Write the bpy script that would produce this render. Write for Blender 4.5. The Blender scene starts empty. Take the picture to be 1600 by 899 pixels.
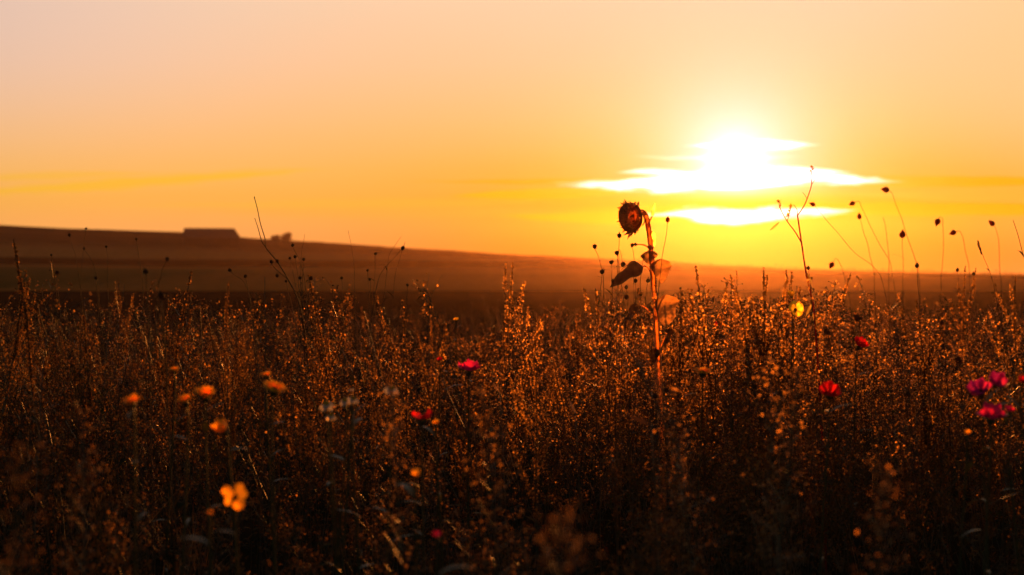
import bpy, math, random
import numpy as np
from mathutils import Vector, Matrix, Quaternion

SC = bpy.context.scene
COL = SC.collection
R = math.radians
rng = np.random.default_rng(11)
random.seed(11)

# ------------------------------------------------------------------ camera
F = 1600 * 50 / 36.0            # focal length in pixels of the 1600 px wide photo
CAMZ = 1.10
PITCH = math.atan(19.5 / F)     # horizon a little above the middle
cam_data = bpy.data.cameras.new('camera')
cam = bpy.data.objects.new('camera', cam_data)
COL.objects.link(cam)
cam.location = (0, 0, CAMZ)
cam.rotation_euler = (math.pi / 2 - PITCH, 0, 0)
cam_data.lens = 50
cam_data.sensor_width = 36
cam_data.clip_start = 0.05
cam_data.clip_end = 5000
cam_data.dof.use_dof = True
cam_data.dof.focus_distance = 5.3
cam_data.dof.aperture_fstop = 3.2
cam_data.dof.aperture_blades = 0
SC.camera = cam


def at(x, y, d):
    """point seen at photo pixel (x, y) whose distance along +Y is d metres"""
    f = np.array([0, math.cos(PITCH), -math.sin(PITCH)])
    u = np.array([0, math.sin(PITCH), math.cos(PITCH)])
    v = f + np.array([1, 0, 0]) * (x - 800) / F + u * (449.5 - y) / F
    return np.array([0, 0, CAMZ]) + v * (d / v[1])


# ------------------------------------------------------------------ sun, sky, exposure
SUN_U, SUN_V = 1150.0, 262.0
sun_az = math.atan((SUN_U - 800) / F)
sun_el = math.atan((430 - SUN_V) / F)
SUN = Vector((math.sin(sun_az) * math.cos(sun_el), math.cos(sun_az) * math.cos(sun_el), math.sin(sun_el)))
sl = bpy.data.lights.new('sun', 'SUN')
sl.energy = 4.2
sl.angle = R(0.53)
sl.color = (1.0, 0.28, 0.036)
so = bpy.data.objects.new('sun', sl)
so.rotation_euler = (-SUN).to_track_quat('-Z', 'Y').to_euler()
so.location = SUN * 60
COL.objects.link(so)

world = bpy.data.worlds.new('World')
SC.world = world
world.use_nodes = True
wt = world.node_tree
wt.nodes.clear()


class N:
    """tiny expression builder for math nodes"""
    def __init__(s, t, sock):
        s.t, s.k = t, sock

    @staticmethod
    def op(t, o, *a, clamp=False):
        n = t.nodes.new('ShaderNodeMath')
        n.operation = o
        n.use_clamp = clamp
        for i, x in enumerate(a):
            if isinstance(x, N):
                t.links.new(x.k, n.inputs[i])
            else:
                n.inputs[i].default_value = x
        return N(t, n.outputs[0])
    def __add__(s, o): return N.op(s.t, 'ADD', s, o)
    __radd__ = __add__
    def __mul__(s, o): return N.op(s.t, 'MULTIPLY', s, o)
    __rmul__ = __mul__
    def __sub__(s, o): return N.op(s.t, 'SUBTRACT', s, o)
    def __rsub__(s, o): return N.op(s.t, 'SUBTRACT', o, s)
    def __truediv__(s, o): return N.op(s.t, 'DIVIDE', s, o)
    def abs(s): return N.op(s.t, 'ABSOLUTE', s)
    def max(s, o): return N.op(s.t, 'MAXIMUM', s, o)
    def min(s, o): return N.op(s.t, 'MINIMUM', s, o)
    def exp(s): return N.op(s.t, 'EXPONENT', s)
    def sq(s): return s * s
    def clamp(s): return N.op(s.t, 'ADD', s, 0.0, clamp=True)
    def smooth(s, a, b):
        n = s.t.nodes.new('ShaderNodeMapRange')
        n.interpolation_type = 'SMOOTHSTEP'
        s.t.links.new(s.k, n.inputs[0])
        n.inputs[1].default_value, n.inputs[2].default_value = a, b
        n.inputs[3].default_value, n.inputs[4].default_value = 0.0, 1.0
        return N(s.t, n.outputs[0])


def mixc(t, fac, a, b, mode='MIX'):
    n = t.nodes.new('ShaderNodeMix')
    n.data_type = 'RGBA'
    n.blend_type = mode
    n.clamp_result = False
    for i, x in ((0, fac), (6, a), (7, b)):
        if isinstance(x, N):
            t.links.new(x.k, n.inputs[i])
        elif hasattr(x, 'is_linked'):
            t.links.new(x, n.inputs[i])
        elif isinstance(x, (tuple, list)):
            n.inputs[i].default_value = (*x[:3], 1)
        else:
            n.inputs[i].default_value = x
    return n.outputs[2]


def lin(r, g, b):
    f = lambda c: (c / 255 / 12.92) if c / 255 <= 0.04045 else ((c / 255 + 0.055) / 1.055) ** 2.4
    return (f(r), f(g), f(b))


def ramp(t, fac, stops, interp='LINEAR'):
    n = t.nodes.new('ShaderNodeValToRGB')
    n.color_ramp.interpolation = interp
    el = n.color_ramp.elements
    while len(el) < len(stops):
        el.new(0.5)
    for e, (p, c) in zip(el, stops):
        e.position = p
        e.color = (*c[:3], 1)
    if isinstance(fac, N):
        t.links.new(fac.k, n.inputs[0])
    else:
        t.links.new(fac, n.inputs[0])
    return n.outputs[0]


def build_sky():
    t = wt
    tc = t.nodes.new('ShaderNodeTexCoord')
    sp = t.nodes.new('ShaderNodeSeparateXYZ')
    t.links.new(tc.outputs['Generated'], sp.inputs[0])
    x, y, z = (N(t, sp.outputs[i]) for i in range(3))
    yy = y.max(0.08)
    U = x / yy * F + 800.0                  # bearing, in 1/F tangent units
    V = 430.0 - z / yy * F                  # height, the same units, growing downwards
    dot = x * SUN.x + y * SUN.y + z * SUN.z
    # drifting irregularity for cloud edges
    cx = t.nodes.new('ShaderNodeCombineXYZ')
    t.links.new((U / 70.0).k, cx.inputs[0])
    t.links.new((V / 14.0).k, cx.inputs[1])
    no = t.nodes.new('ShaderNodeTexNoise')
    no.inputs['Scale'].default_value = 1.0
    no.inputs['Detail'].default_value = 5
    t.links.new(cx.outputs[0], no.inputs['Vector'])
    nz = N(t, no.outputs[0]) - 0.5
    cx2 = t.nodes.new('ShaderNodeCombineXYZ')
    t.links.new((U / 420.0).k, cx2.inputs[0])
    t.links.new((V / 34.0).k, cx2.inputs[1])
    no2 = t.nodes.new('ShaderNodeTexNoise')
    no2.inputs['Scale'].default_value = 1.0
    no2.inputs['Detail'].default_value = 4
    t.links.new(cx2.outputs[0], no2.inputs['Vector'])
    nb = N(t, no2.outputs[0]) - 0.5

    h = ((430.0 - V) / 640.0 + nb * 0.012).clamp()
    base = ramp(t, h, [(0.0, lin(250, 162, 92)), (0.11, lin(255, 174, 94)), (0.19, lin(255, 180, 80)),
                       (0.25, lin(255, 185, 92)), (0.36, lin(255, 191, 118)), (0.52, lin(253, 200, 150)),
                       (0.67, lin(250, 208, 168)), (1.0, lin(205, 185, 172))])
    # left of the view the upper sky is cooler and pinker
    cool = U.smooth(760, -200) * V.smooth(330, 0)
    base = mixc(t, cool * 0.7, base, lin(232, 198, 188))
    right = U.smooth(1250, 1650) * V.smooth(300, 60)
    base = mixc(t, right * 0.5, base, lin(255, 204, 130))

    def lens(u0, v0, a, bu, bd, tilt=0.0, soft=4.0, rough=0.0, power=1.0):
        tt = ((U - u0) / a).abs()
        prof = (1.0 - N.op(t, 'POWER', tt, 2.0 * power)).max(-30.0)
        dv = V - v0 - (U - u0) * tilt + nz * rough
        up = (prof * bu + dv) / soft
        dn = (prof * bd - dv) / soft
        return N.op(t, 'ADD', up.min(dn), 0.5).smooth(0.0, 1.0)

    horiz = (((U - 1180.0) / 620.0).sq() * -1.0 + ((V - 400.0) / 62.0).sq() * -1.0).exp()
    base = mixc(t, (horiz * 1.35).clamp() * .85, base, lin(238, 120, 30))
    gold = lin(246, 146, 0)
    # saturated golden air and the thin golden cloud bands
    halo = (((U - 1150.0) / 430.0).sq() * -1.0 + ((V - 320.0) / 78.0).sq() * -1.0).exp()
    base = mixc(t, (halo * 1.25).clamp() * 0.97, base, gold)
    wide = (((U - 1150.0) / 330.0).sq() * -1.0 + ((V - 310.0) / 75.0).sq() * -1.0).exp()
    base = mixc(t, wide * 0.45, base, lin(255, 190, 60))
    low = (((U - 1120.0) / 300.0).sq() * -1.0 + ((V - 415.0) / 46.0).sq() * -1.0).exp()
    base = mixc(t, (low * 1.1).clamp() * 0.9, base, lin(225, 98, 0))
    for args, s in (((1330, 284, 640, 9, 9, 0.0, 7, 7), .95), ((1420, 326, 520, 9, 11, 0.0, 7, 8), .95),
                    ((860, 302, 150, 8, 9, -.03, 6, 6), .85), ((960, 338, 170, 8, 12, .0, 8, 8), .8),
                    ((190, 286, 280, 8, 9, -.07, 12, 12), .75), ((560, 318, 330, 6, 7, -.01, 12, 9), .30),
                    ((60, 276, 160, 6, 6, -.03, 10, 8), .5)):
        base = mixc(t, lens(*args) * s, base, lin(255, 189, 40) if args[0] < 700 else (lin(255, 180, 8) if args[0] < 1000 else lin(255, 170, 2)))
    # dull peach bars between the bands
    for args, s in (((1560, 305, 230, 11, 9, 0.0, 9, 8), .75), ((620, 330, 300, 8, 9, 0.0, 14, 8), .35)):
        base = mixc(t, lens(*args) * s, base, lin(255, 172, 56))
    # lit cloud streaks by the sun
    white = (1.9, 1.75, 1.6)
    for args, op in (((1080, 288, 176, 9, 9, -.012, 10, 26), 1.0), ((1150, 276, 120, 10, 10, .0, 12, 28), .95), ((1262, 279, 102, 7, 6, .03, 10, 22), 1.0),
                     ((1150, 332, 150, 6, 7, 0.0, 9, 30), .9), ((1135, 338, 92, 7, 12, .01, 9, 26), .95), ((1262, 329, 62, 3, 4, .0, 6, 12), .8),
                     ((1175, 227, 88, 5, 7, -.01, 9, 16), .9), ((1026, 269, 50, 3, 4, .0, 7, 10), .75), ((1236, 267, 80, 4, 6, .03, 8, 14), .9),
                     ((970, 283, 70, 1, 3, -.04, 8, 10), .5), ((1120, 246, 90, 2, 3, .0, 9, 12), .3), ((1348, 283, 40, 1, 2, .03, 8, 8), .4)):
        base = mixc(t, lens(*args) * op, base, white)
    # glow of the veiled sun itself
    r2 = (U - SUN_U).sq() + ((V - 259.0) * 1.02).sq()
    veil = 1.0 - V.smooth(284, 318) * 0.97
    g1 = (N.op(t, 'SQRT', r2) / -66.0).exp() * veil * 1.7
    g2 = (r2 / (-40.0 ** 2)).exp() * veil * 0.7
    def addc(a, fac, c):
        v = t.nodes.new('ShaderNodeVectorMath'); v.operation = 'SCALE'
        v.inputs[0].default_value = c
        t.links.new(fac.k, v.inputs['Scale'])
        w = t.nodes.new('ShaderNodeVectorMath'); w.operation = 'ADD'
        t.links.new(a, w.inputs[0]); t.links.new(v.outputs[0], w.inputs[1])
        return w.outputs[0]
    base = addc(base, g1, (1.0, .42, .95))
    base = addc(base, g2, (1.0, 1.0, .8))

    ns = t.nodes.new('ShaderNodeTexSky')
    ns.sky_type = 'NISHITA'
    ns.sun_disc = False
    ns.sun_elevation = sun_el
    ns.sun_rotation = sun_az
    ns.air_density = 1.0
    ns.dust_density = 1.0
    sc = t.nodes.new('ShaderNodeVectorMath'); sc.operation = 'SCALE'
    t.links.new(ns.outputs[0], sc.inputs[0])
    sc.inputs['Scale'].default_value = SKY_FILL
    front = dot.smooth(0.58, 0.95)
    col = mixc(t, front, sc.outputs[0], base)
    bg = t.nodes.new('ShaderNodeBackground')
    t.links.new(col, bg.inputs[0])
    bg.inputs[1].default_value = 1.0
    out = t.nodes.new('ShaderNodeOutputWorld')
    t.links.new(bg.outputs[0], out.inputs[0])


SKY_FILL = 0.055                 # the blue dusk sky away from the sun
build_sky()

SC.view_settings.view_transform = 'Standard'
SC.view_settings.look = 'None'
SC.view_settings.exposure = 0.0
SC.view_settings.gamma = 1.0
SC.view_settings.use_curve_mapping = False
SC.render.engine = 'CYCLES'
cy = SC.cycles
cy.use_denoising = True
try:
    cy.denoiser = 'OPENIMAGEDENOISE'
    cy.denoising_input_passes = 'RGB_ALBEDO_NORMAL'
except Exception:
    pass
cy.max_bounces = 6
cy.diffuse_bounces = 3
cy.glossy_bounces = 2
cy.transmission_bounces = 4
cy.volume_bounces = 0
cy.sample_clamp_indirect = 4.0
cy.use_adaptive_sampling = False

# ------------------------------------------------------------------ materials
def new_mat(name):
    m = bpy.data.materials.new(name)
    m.use_nodes = True
    m.node_tree.nodes.clear()
    return m, m.node_tree


def plant_mat(name, cols, transl=0.45, rough=0.5, spec=0.35, tcol=None, noise=60.0, sheen=0.0, fwd=0.0):
    """thin plant tissue: reflecting and letting light through, varied plant by plant"""
    m, t = new_mat(name)
    at_ = t.nodes.new('ShaderNodeAttribute'); at_.attribute_name = 'tint'
    oi = t.nodes.new('ShaderNodeObjectInfo')
    fac = N.op(t, 'FRACT', N(t, at_.outputs['Fac']) + N(t, oi.outputs['Random']))
    tc = t.nodes.new('ShaderNodeTexCoord')
    no = t.nodes.new('ShaderNodeTexNoise')
    no.inputs['Scale'].default_value = noise
    no.inputs['Detail'].default_value = 3
    t.links.new(tc.outputs['Object'], no.inputs['Vector'])
    k = len(cols) - 1
    c = ramp(t, fac, [(i / max(k, 1), q) for i, q in enumerate(cols)])
    c = mixc(t, 1.0, c, ramp(t, no.outputs[0], [(0.3, (.62, .62, .62)), (0.7, (1.3, 1.25, 1.2))]), 'MULTIPLY')
    p = t.nodes.new('ShaderNodeBsdfPrincipled')
    t.links.new(c, p.inputs['Base Color'])
    p.inputs['Roughness'].default_value = rough
    p.inputs['Specular IOR Level'].default_value = spec
    if sheen:
        p.inputs['Sheen Weight'].default_value = sheen
        p.inputs['Sheen Roughness'].default_value = 0.35
    tr = t.nodes.new('ShaderNodeBsdfTranslucent')
    t.links.new(mixc(t, 1.0, c, tcol or (1.5, 1.3, 1.0), 'MULTIPLY'), tr.inputs[0])
    mx = t.nodes.new('ShaderNodeMixShader')
    mx.inputs[0].default_value = transl
    t.links.new(p.outputs[0], mx.inputs[1])
    t.links.new(tr.outputs[0], mx.inputs[2])
    o = t.nodes.new('ShaderNodeOutputMaterial')
    last = mx.outputs[0]
    if fwd:
        # dry papery tissue scatters most of the light onwards, so it glows when seen against the sun
        rf = t.nodes.new('ShaderNodeBsdfRefraction')
        rf.inputs['IOR'].default_value = 1.35
        rf.inputs['Roughness'].default_value = .68
        t.links.new(mixc(t, 1.0, c, (2.6, 2.1, 1.4), 'MULTIPLY'), rf.inputs[0])
        m2 = t.nodes.new('ShaderNodeMixShader')
        m2.inputs[0].default_value = fwd
        t.links.new(last, m2.inputs[1])
        t.links.new(rf.outputs[0], m2.inputs[2])
        last = m2.outputs[0]
    t.links.new(last, o.inputs[0])
    return m


M = {}
M['stem'] = plant_mat('dry_stem', [(.07, .05, .025), (.12, .075, .035), (.05, .05, .02), (.16, .10, .05)], .25, .42, .5)
M['leaf'] = plant_mat('meadow_leaf', [(.045, .055, .018), (.08, .062, .024), (.035, .048, .018), (.10, .075, .028), (.055, .05, .02)], .5, .7, .06, fwd=.15)
M['capsule'] = plant_mat('seed_capsule', [(.19, .115, .042), (.12, .070, .028), (.23, .145, .055), (.09, .058, .026)], .42, .7, .08, fwd=.19)
M['husk'] = plant_mat('dark_seed_husk', [(.075, .038, .018), (.09, .045, .02), (.06, .034, .018)], .2, .8, .1, fwd=.1)
M['bud'] = plant_mat('red_brown_bud', [(.20, .030, .014), (.15, .026, .014), (.23, .045, .018)], .35, .6, .2, fwd=.2)
M['straw'] = plant_mat('pale_straw', [(.24, .16, .08), (.30, .20, .10), (.20, .12, .06)], .35, .4, .5, fwd=.06)
M['dark_stem'] = plant_mat('thin_dark_stem', [(.05, .03, .016), (.07, .04, .02), (.04, .028, .016)], .2, .7, .15)
M['sun_stem'] = plant_mat('sunflower_stem', [(.40, .26, .11), (.43, .28, .12)], .4, .5, .4, noise=60, sheen=.5, fwd=.34)
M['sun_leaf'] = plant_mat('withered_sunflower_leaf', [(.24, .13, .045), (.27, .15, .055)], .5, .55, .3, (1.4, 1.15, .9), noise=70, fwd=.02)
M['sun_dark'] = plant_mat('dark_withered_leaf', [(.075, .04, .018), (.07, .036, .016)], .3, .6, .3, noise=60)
M['sun_bract'] = plant_mat('withered_bract', [(.42, .22, .07), (.46, .25, .08)], .6, .55, .3, (1.4, 1.15, .9), noise=40, fwd=.28)
M['seed_disc'] = plant_mat('sunflower_seed_disc', [(.44, .25, .09), (.46, .27, .10)], .5, .7, .2, noise=160, fwd=.30)
M['marigold'] = plant_mat('orange_petal', [(.82, .46, .03), (.85, .52, .04), (.80, .40, .025)], .55, .5, .25, (1.15, 1.0, .8), noise=90, fwd=.15)
M['marigold_core'] = plant_mat('orange_flower_core', [(.30, .12, .02), (.26, .10, .02)], .15, .7, .2, noise=200)
M['yellow'] = plant_mat('yellow_petal', [(.80, .52, .03), (.82, .58, .05)], .55, .5, .25, (1.15, 1.05, .7), noise=80, fwd=.05)
M['white'] = plant_mat('white_petal', [(.78, .76, .72), (.80, .79, .76)], .6, .6, .15, (1.1, 1.1, 1.1), noise=80, fwd=.12)
M['daisy_core'] = plant_mat('daisy_core', [(.55, .30, .03), (.5, .26, .03)], .1, .7, .2, noise=200)
M['pink'] = plant_mat('pink_petal', [(.62, .02, .14), (.55, .02, .17)], .5, .5, .25, (1.25, .9, 1.1), noise=50, fwd=.03)
M['magenta'] = plant_mat('magenta_petal', [(.52, .025, .26), (.48, .03, .24)], .5, .5, .25, (1.25, .9, 1.15), noise=50, fwd=.03)
M['red'] = plant_mat('red_petal', [(.58, .015, .018), (.52, .012, .02)], .5, .5, .25, (1.25, .9, .9), noise=50, fwd=.03)
M['green'] = plant_mat('flower_green', [(.05, .06, .02), (.07, .07, .025)], .3, .5, .35)


def ground_mat():
    m, t = new_mat('field_soil')
    geo = t.nodes.new('ShaderNodeNewGeometry')
    sp = t.nodes.new('ShaderNodeSeparateXYZ')
    t.links.new(geo.outputs['Position'], sp.inputs[0])
    x, y = N(t, sp.outputs[0]), N(t, sp.outputs[1])

    def noise(sx, sy, det=4):
        c = t.nodes.new('ShaderNodeCombineXYZ')
        t.links.new((x * sx).k, c.inputs[0]); t.links.new((y * sy).k, c.inputs[1])
        n = t.nodes.new('ShaderNodeTexNoise')
        n.inputs['Scale'].default_value = 1.0
        n.inputs['Detail'].default_value = det
        t.links.new(c.outputs[0], n.inputs['Vector'])
        return N(t, n.outputs[0])
    big = noise(.02, .012)
    fine = noise(.9, .35, 6)
    rows = noise(.05, 1.3, 3)
    yw = y + (big - .5) * 7.0
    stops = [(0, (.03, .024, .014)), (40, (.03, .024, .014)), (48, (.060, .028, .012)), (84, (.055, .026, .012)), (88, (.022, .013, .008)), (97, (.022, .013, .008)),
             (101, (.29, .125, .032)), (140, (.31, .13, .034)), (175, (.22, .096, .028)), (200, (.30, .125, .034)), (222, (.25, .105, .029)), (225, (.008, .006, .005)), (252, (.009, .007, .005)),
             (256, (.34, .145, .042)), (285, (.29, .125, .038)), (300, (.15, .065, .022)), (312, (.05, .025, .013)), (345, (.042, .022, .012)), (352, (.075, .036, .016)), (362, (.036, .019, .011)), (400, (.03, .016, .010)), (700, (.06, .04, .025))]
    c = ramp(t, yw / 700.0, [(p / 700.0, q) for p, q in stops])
    green = x.smooth(-26, -44) * y.smooth(102, 112) * (1.0 - y.smooth(196, 222))
    c = mixc(t, green * .85, c, (.05, .065, .02))
    dark = x.smooth(-10, 26) * y.smooth(58, 66) * 0.0
    v = fine * .8 + rows * .5 + big * .5
    c = mixc(t, 1.0, c, ramp(t, v / 1.8, [(0.3, (.6, .6, .6)), (0.7, (1.45, 1.4, 1.35))]), 'MULTIPLY')
    p = t.nodes.new('ShaderNodeBsdfDiffuse')
    t.links.new(c, p.inputs['Color'])
    p.inputs['Roughness'].default_value = .8
    b = t.nodes.new('ShaderNodeBump')
    b.inputs['Strength'].default_value = .6
    b.inputs['Distance'].default_value = .3
    t.links.new((fine + rows).k, b.inputs['Height'])
    t.links.new(b.outputs[0], p.inputs['Normal'])
    o = t.nodes.new('ShaderNodeOutputMaterial')
    t.links.new(p.outputs[0], o.inputs[0])
    return m


def plain_mat(name, c, rough=.8, scale=3.0, stretch=(1, 1, 1), spec=.2):
    m, t = new_mat(name)
    tc = t.nodes.new('ShaderNodeTexCoord')
    mp = t.nodes.new('ShaderNodeMapping')
    mp.inputs['Scale'].default_value = stretch
    t.links.new(tc.outputs['Object'], mp.inputs[0])
    no = t.nodes.new('ShaderNodeTexNoise')
    no.inputs['Scale'].default_value = scale
    no.inputs['Detail'].default_value = 5
    t.links.new(mp.outputs[0], no.inputs['Vector'])
    col = ramp(t, no.outputs[0], [(.3, tuple(k * .65 for k in c)), (.7, tuple(k * 1.3 for k in c))])
    p = t.nodes.new('ShaderNodeBsdfPrincipled')
    t.links.new(col, p.inputs['Base Color'])
    p.inputs['Roughness'].default_value = rough
    p.inputs['Specular IOR Level'].default_value = spec
    o = t.nodes.new('ShaderNodeOutputMaterial')
    t.links.new(p.outputs[0], o.inputs[0])
    return m


# ------------------------------------------------------------------ mesh helpers
def norm(v):
    v = np.asarray(v, float)
    return v / max(np.linalg.norm(v), 1e-9)


def frame(d):
    d = norm(d)
    a = np.array([0, 0, 1.0]) if abs(d[2]) < .9 else np.array([1.0, 0, 0])
    s = norm(np.cross(d, a))
    return d, s, np.cross(s, d)


OCT_V = np.array([(1, 0, 0), (-1, 0, 0), (0, 1, 0), (0, -1, 0), (0, 0, 1), (0, 0, -1)], float)
OCT_F = np.array([(0, 2, 4), (2, 1, 4), (1, 3, 4), (3, 0, 4), (2, 0, 5), (1, 2, 5), (3, 1, 5), (0, 3, 5)])
TET_V = np.array([(1, 1, 1), (-1, -1, 1), (-1, 1, -1), (1, -1, -1)], float) * .8
TET_F = np.array([(0, 2, 1), (0, 1, 3), (0, 3, 2), (1, 2, 3)])


class MB:
    """collects triangles and builds them as ONE mesh object"""
    def __init__(s):
        s.v, s.f, s.m, s.n = [], [], [], 0

    def add(s, v, f, m=0):
        v = np.asarray(v, float); f = np.asarray(f, int)
        s.v.append(v); s.f.append(f + s.n); s.m.append(np.full(len(f), m)); s.n += len(v)

    def tube(s, pts, r0, r1=None, n=5, m=0, cap=True):
        pts = np.asarray(pts, float)
        k = len(pts)
        r = np.linspace(r0, r0 if r1 is None else r1, k) if np.isscalar(r0) else np.asarray(r0)
        ang = np.arange(n) * 2 * math.pi / n
        V = []
        side = None
        for i in range(k):
            d = norm(pts[min(i + 1, k - 1)] - pts[max(i - 1, 0)])
            if side is None:
                d, side, up = frame(d)
            else:
                side = norm(side - d * np.dot(side, d)); up = np.cross(side, d)
            V.append(pts[i] + r[i] * (np.cos(ang)[:, None] * side + np.sin(ang)[:, None] * up))
        V = np.concatenate(V)
        Fc = []
        for i in range(k - 1):
            for j in range(n):
                a, b = i * n + j, i * n + (j + 1) % n
                Fc += [(a, b, b + n), (a, b + n, a + n)]
        if cap:
            V = np.vstack([V, pts[-1]])
            t = len(V) - 1
            Fc += [((k - 1) * n + j, (k - 1) * n + (j + 1) % n, t) for j in range(n)]
        s.add(V, Fc, m)

    def oct(s, c, r, m=0, d=None, tet=False):
        V, Fc = (TET_V, TET_F) if tet else (OCT_V, OCT_F)
        r = np.broadcast_to(np.asarray(r, float), 3)
        V = V * r
        if d is not None:
            d, a, b = frame(d)
            V = V[:, :1] * a + V[:, 1:2] * b + V[:, 2:] * d
        s.add(V + np.asarray(c), Fc, m)

    def scale(s, c, r, m=0, cross=True):
        """papery seed scale: one or two crossed small diamonds"""
        d, a, b = frame(rng.standard_normal(3))
        c = np.asarray(c)
        s.add([c - d * r, c + a * r * .7, c + d * r, c - a * r * .7], [(0, 1, 2), (0, 2, 3)], m)
        if cross:
            s.add([c - d * r, c + b * r * .7, c + d * r, c - b * r * .7], [(0, 1, 2), (0, 2, 3)], m)

    def lathe(s, prof, axis=(0, 0, 1), c=(0, 0, 0), n=12, m=0, jit=0.0):
        """prof: [(height along axis, radius)]"""
        d, a, b = frame(axis)
        ang = np.arange(n) * 2 * math.pi / n
        V = []
        for (h, r) in prof:
            rr = r * (1 + jit * rng.standard_normal(n))
            V.append(np.asarray(c) + d * h + rr[:, None] * (np.cos(ang)[:, None] * a + np.sin(ang)[:, None] * b))
        V = np.concatenate(V)
        Fc = []
        for i in range(len(prof) - 1):
            for j in range(n):
                p, q = i * n + j, i * n + (j + 1) % n
                Fc += [(p, q, q + n), (p, q + n, p + n)]
        s.add(V, Fc, m)

    def leaf(s, base, d, L, w, m=0, up=(0, 0, 1), bend=0.3, k=4, fold=.15, tip=1.0, curl=0.0, wave=0.0, pw=.75):
        """pointed blade: base point, direction, length, width; bends towards -up"""
        d = norm(d); up = np.asarray(up, float)
        side = np.cross(d, up)
        if np.linalg.norm(side) < 1e-3:
            side = np.cross(d, (1, 0, 0.1))
        side = norm(side); nrm = np.cross(side, d)
        V = []
        for i in range(k + 1):
            t = i / k
            c = np.asarray(base) + d * L * t * (1 - .25 * bend * t) - nrm * L * bend * t * t
            hw = w * .5 * (math.sin(math.pi * min(1, t ** pw * .97 + .03)) ** tip + .04)
            cu = curl * hw
            wv = wave * hw * math.sin(t * 11 + base[0] * 40)
            V += [c - side * hw + nrm * (fold * hw + wv) - d * cu, c, c + side * hw + nrm * (fold * hw - wv) - d * cu]
        Fc = []
        for i in range(k):
            for j in (0, 1):
                a = i * 3 + j
                Fc += [(a, a + 1, a + 4), (a, a + 4, a + 3)]
        s.add(V, Fc, m)

    def arrays(s):
        return np.concatenate(s.v), np.concatenate(s.f), np.concatenate(s.m)

    def mesh(s, name, mats, smooth=True, offset=(0, 0, 0)):
        v, f, m = s.arrays()
        return tri_mesh(name, v - np.asarray(offset), f, m, mats, smooth)


def tri_mesh(name, v, f, m, mats, smooth=True, tint=None):
    me = bpy.data.meshes.new(name)
    me.vertices.add(len(v)); me.vertices.foreach_set('co', v.astype(np.float32).ravel())
    me.loops.add(len(f) * 3); me.loops.foreach_set('vertex_index', f.astype(np.int32).ravel())
    me.polygons.add(len(f))
    me.polygons.foreach_set('loop_start', np.arange(0, len(f) * 3, 3, dtype=np.int32))
    me.polygons.foreach_set('material_index', m.astype(np.int32))
    me.polygons.foreach_set('use_smooth', np.full(len(f), smooth))
    for q in mats:
        me.materials.append(M[q] if isinstance(q, str) else q)
    if tint is not None:
        a = me.attributes.new('tint', 'FLOAT', 'POINT')
        a.data.foreach_set('value', tint.astype(np.float32))
    me.update(calc_edges=True)
    return me


def obj(name, me, parent=None, loc=(0, 0, 0)):
    o = bpy.data.objects.new(name, me)
    COL.objects.link(o)
    o.location = loc
    if parent is not None:
        o.parent = parent
    return o


def tag(o, label, cat, group=None, kind=None):
    if label: o['label'] = label
    if cat: o['category'] = cat
    if group: o['group'] = group
    if kind: o['kind'] = kind
    return o


def thing(name, label, cat, loc, group=None):
    o = obj(name, None, None, loc)
    return tag(o, label, cat, group)


def copy_tree(o, parent=None):
    c = o.copy()
    COL.objects.link(c)
    c.parent = parent
    for ch in o.children:
        copy_tree(ch, c)
    return c


def smooth_path(pts, n=5):
    """Catmull-Rom through pts"""
    p = np.asarray(pts, float)
    q = np.vstack([2 * p[0] - p[1], p, 2 * p[-1] - p[-2]])
    out = []
    for i in range(1, len(q) - 2):
        for k in range(n):
            t = k / n
            a, b, c, d = q[i - 1], q[i], q[i + 1], q[i + 2]
            out.append(.5 * (2 * b + (c - a) * t + (2 * a - 5 * b + 4 * c - d) * t * t + (3 * b - a - 3 * c + d) * t ** 3))
    out.append(p[-1])
    return np.array(out)


# ------------------------------------------------------------------ terrain
UX = [-1500, -600, 0, 290, 400, 600, 800, 1000, 1200, 1400, 1600, 2600]
CREST = [338, 344, 352, 364, 373, 385, 397, 408, 419, 426, 429.5, 431]
MIDY = [400, 408, 412, 414, 415, 416.5, 418, 421, 426, 430, 433, 434]
BANK = [392, 400, 404, 406.5, 407.5, 409, 411, 415, 421, 427, 430.5, 432]


CREST_Y = 385.0


def terrain(X, Y):
    """height of the ground: flat meadow, then a slope rising to the hill on the left"""
    X = np.asarray(X, float); Y = np.asarray(Y, float)
    u = 800 + F * X / np.maximum(Y, 110)
    z = lambda tab, d: CAMZ + (430 - np.interp(u, UX, tab)) / F * d
    zm, zb, zc = z(MIDY, 228), z(BANK, 250), z(CREST, CREST_Y)
    h = np.zeros_like(X)
    t = np.clip((Y - 105) / (228 - 105), 0, 1)
    h = zm * t * (.6 + .4 * t)
    t = np.clip((Y - 228) / 22, 0, 1)
    h = h + (zb - zm) * t * t * (3 - 2 * t)
    t = np.clip((Y - 250) / (CREST_Y - 250), 0, 1)
    h = h + (zc - zb) * t
    t = np.clip((Y - CREST_Y) / 250, 0, 1)
    h = h - 14 * t * t
    return h


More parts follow.
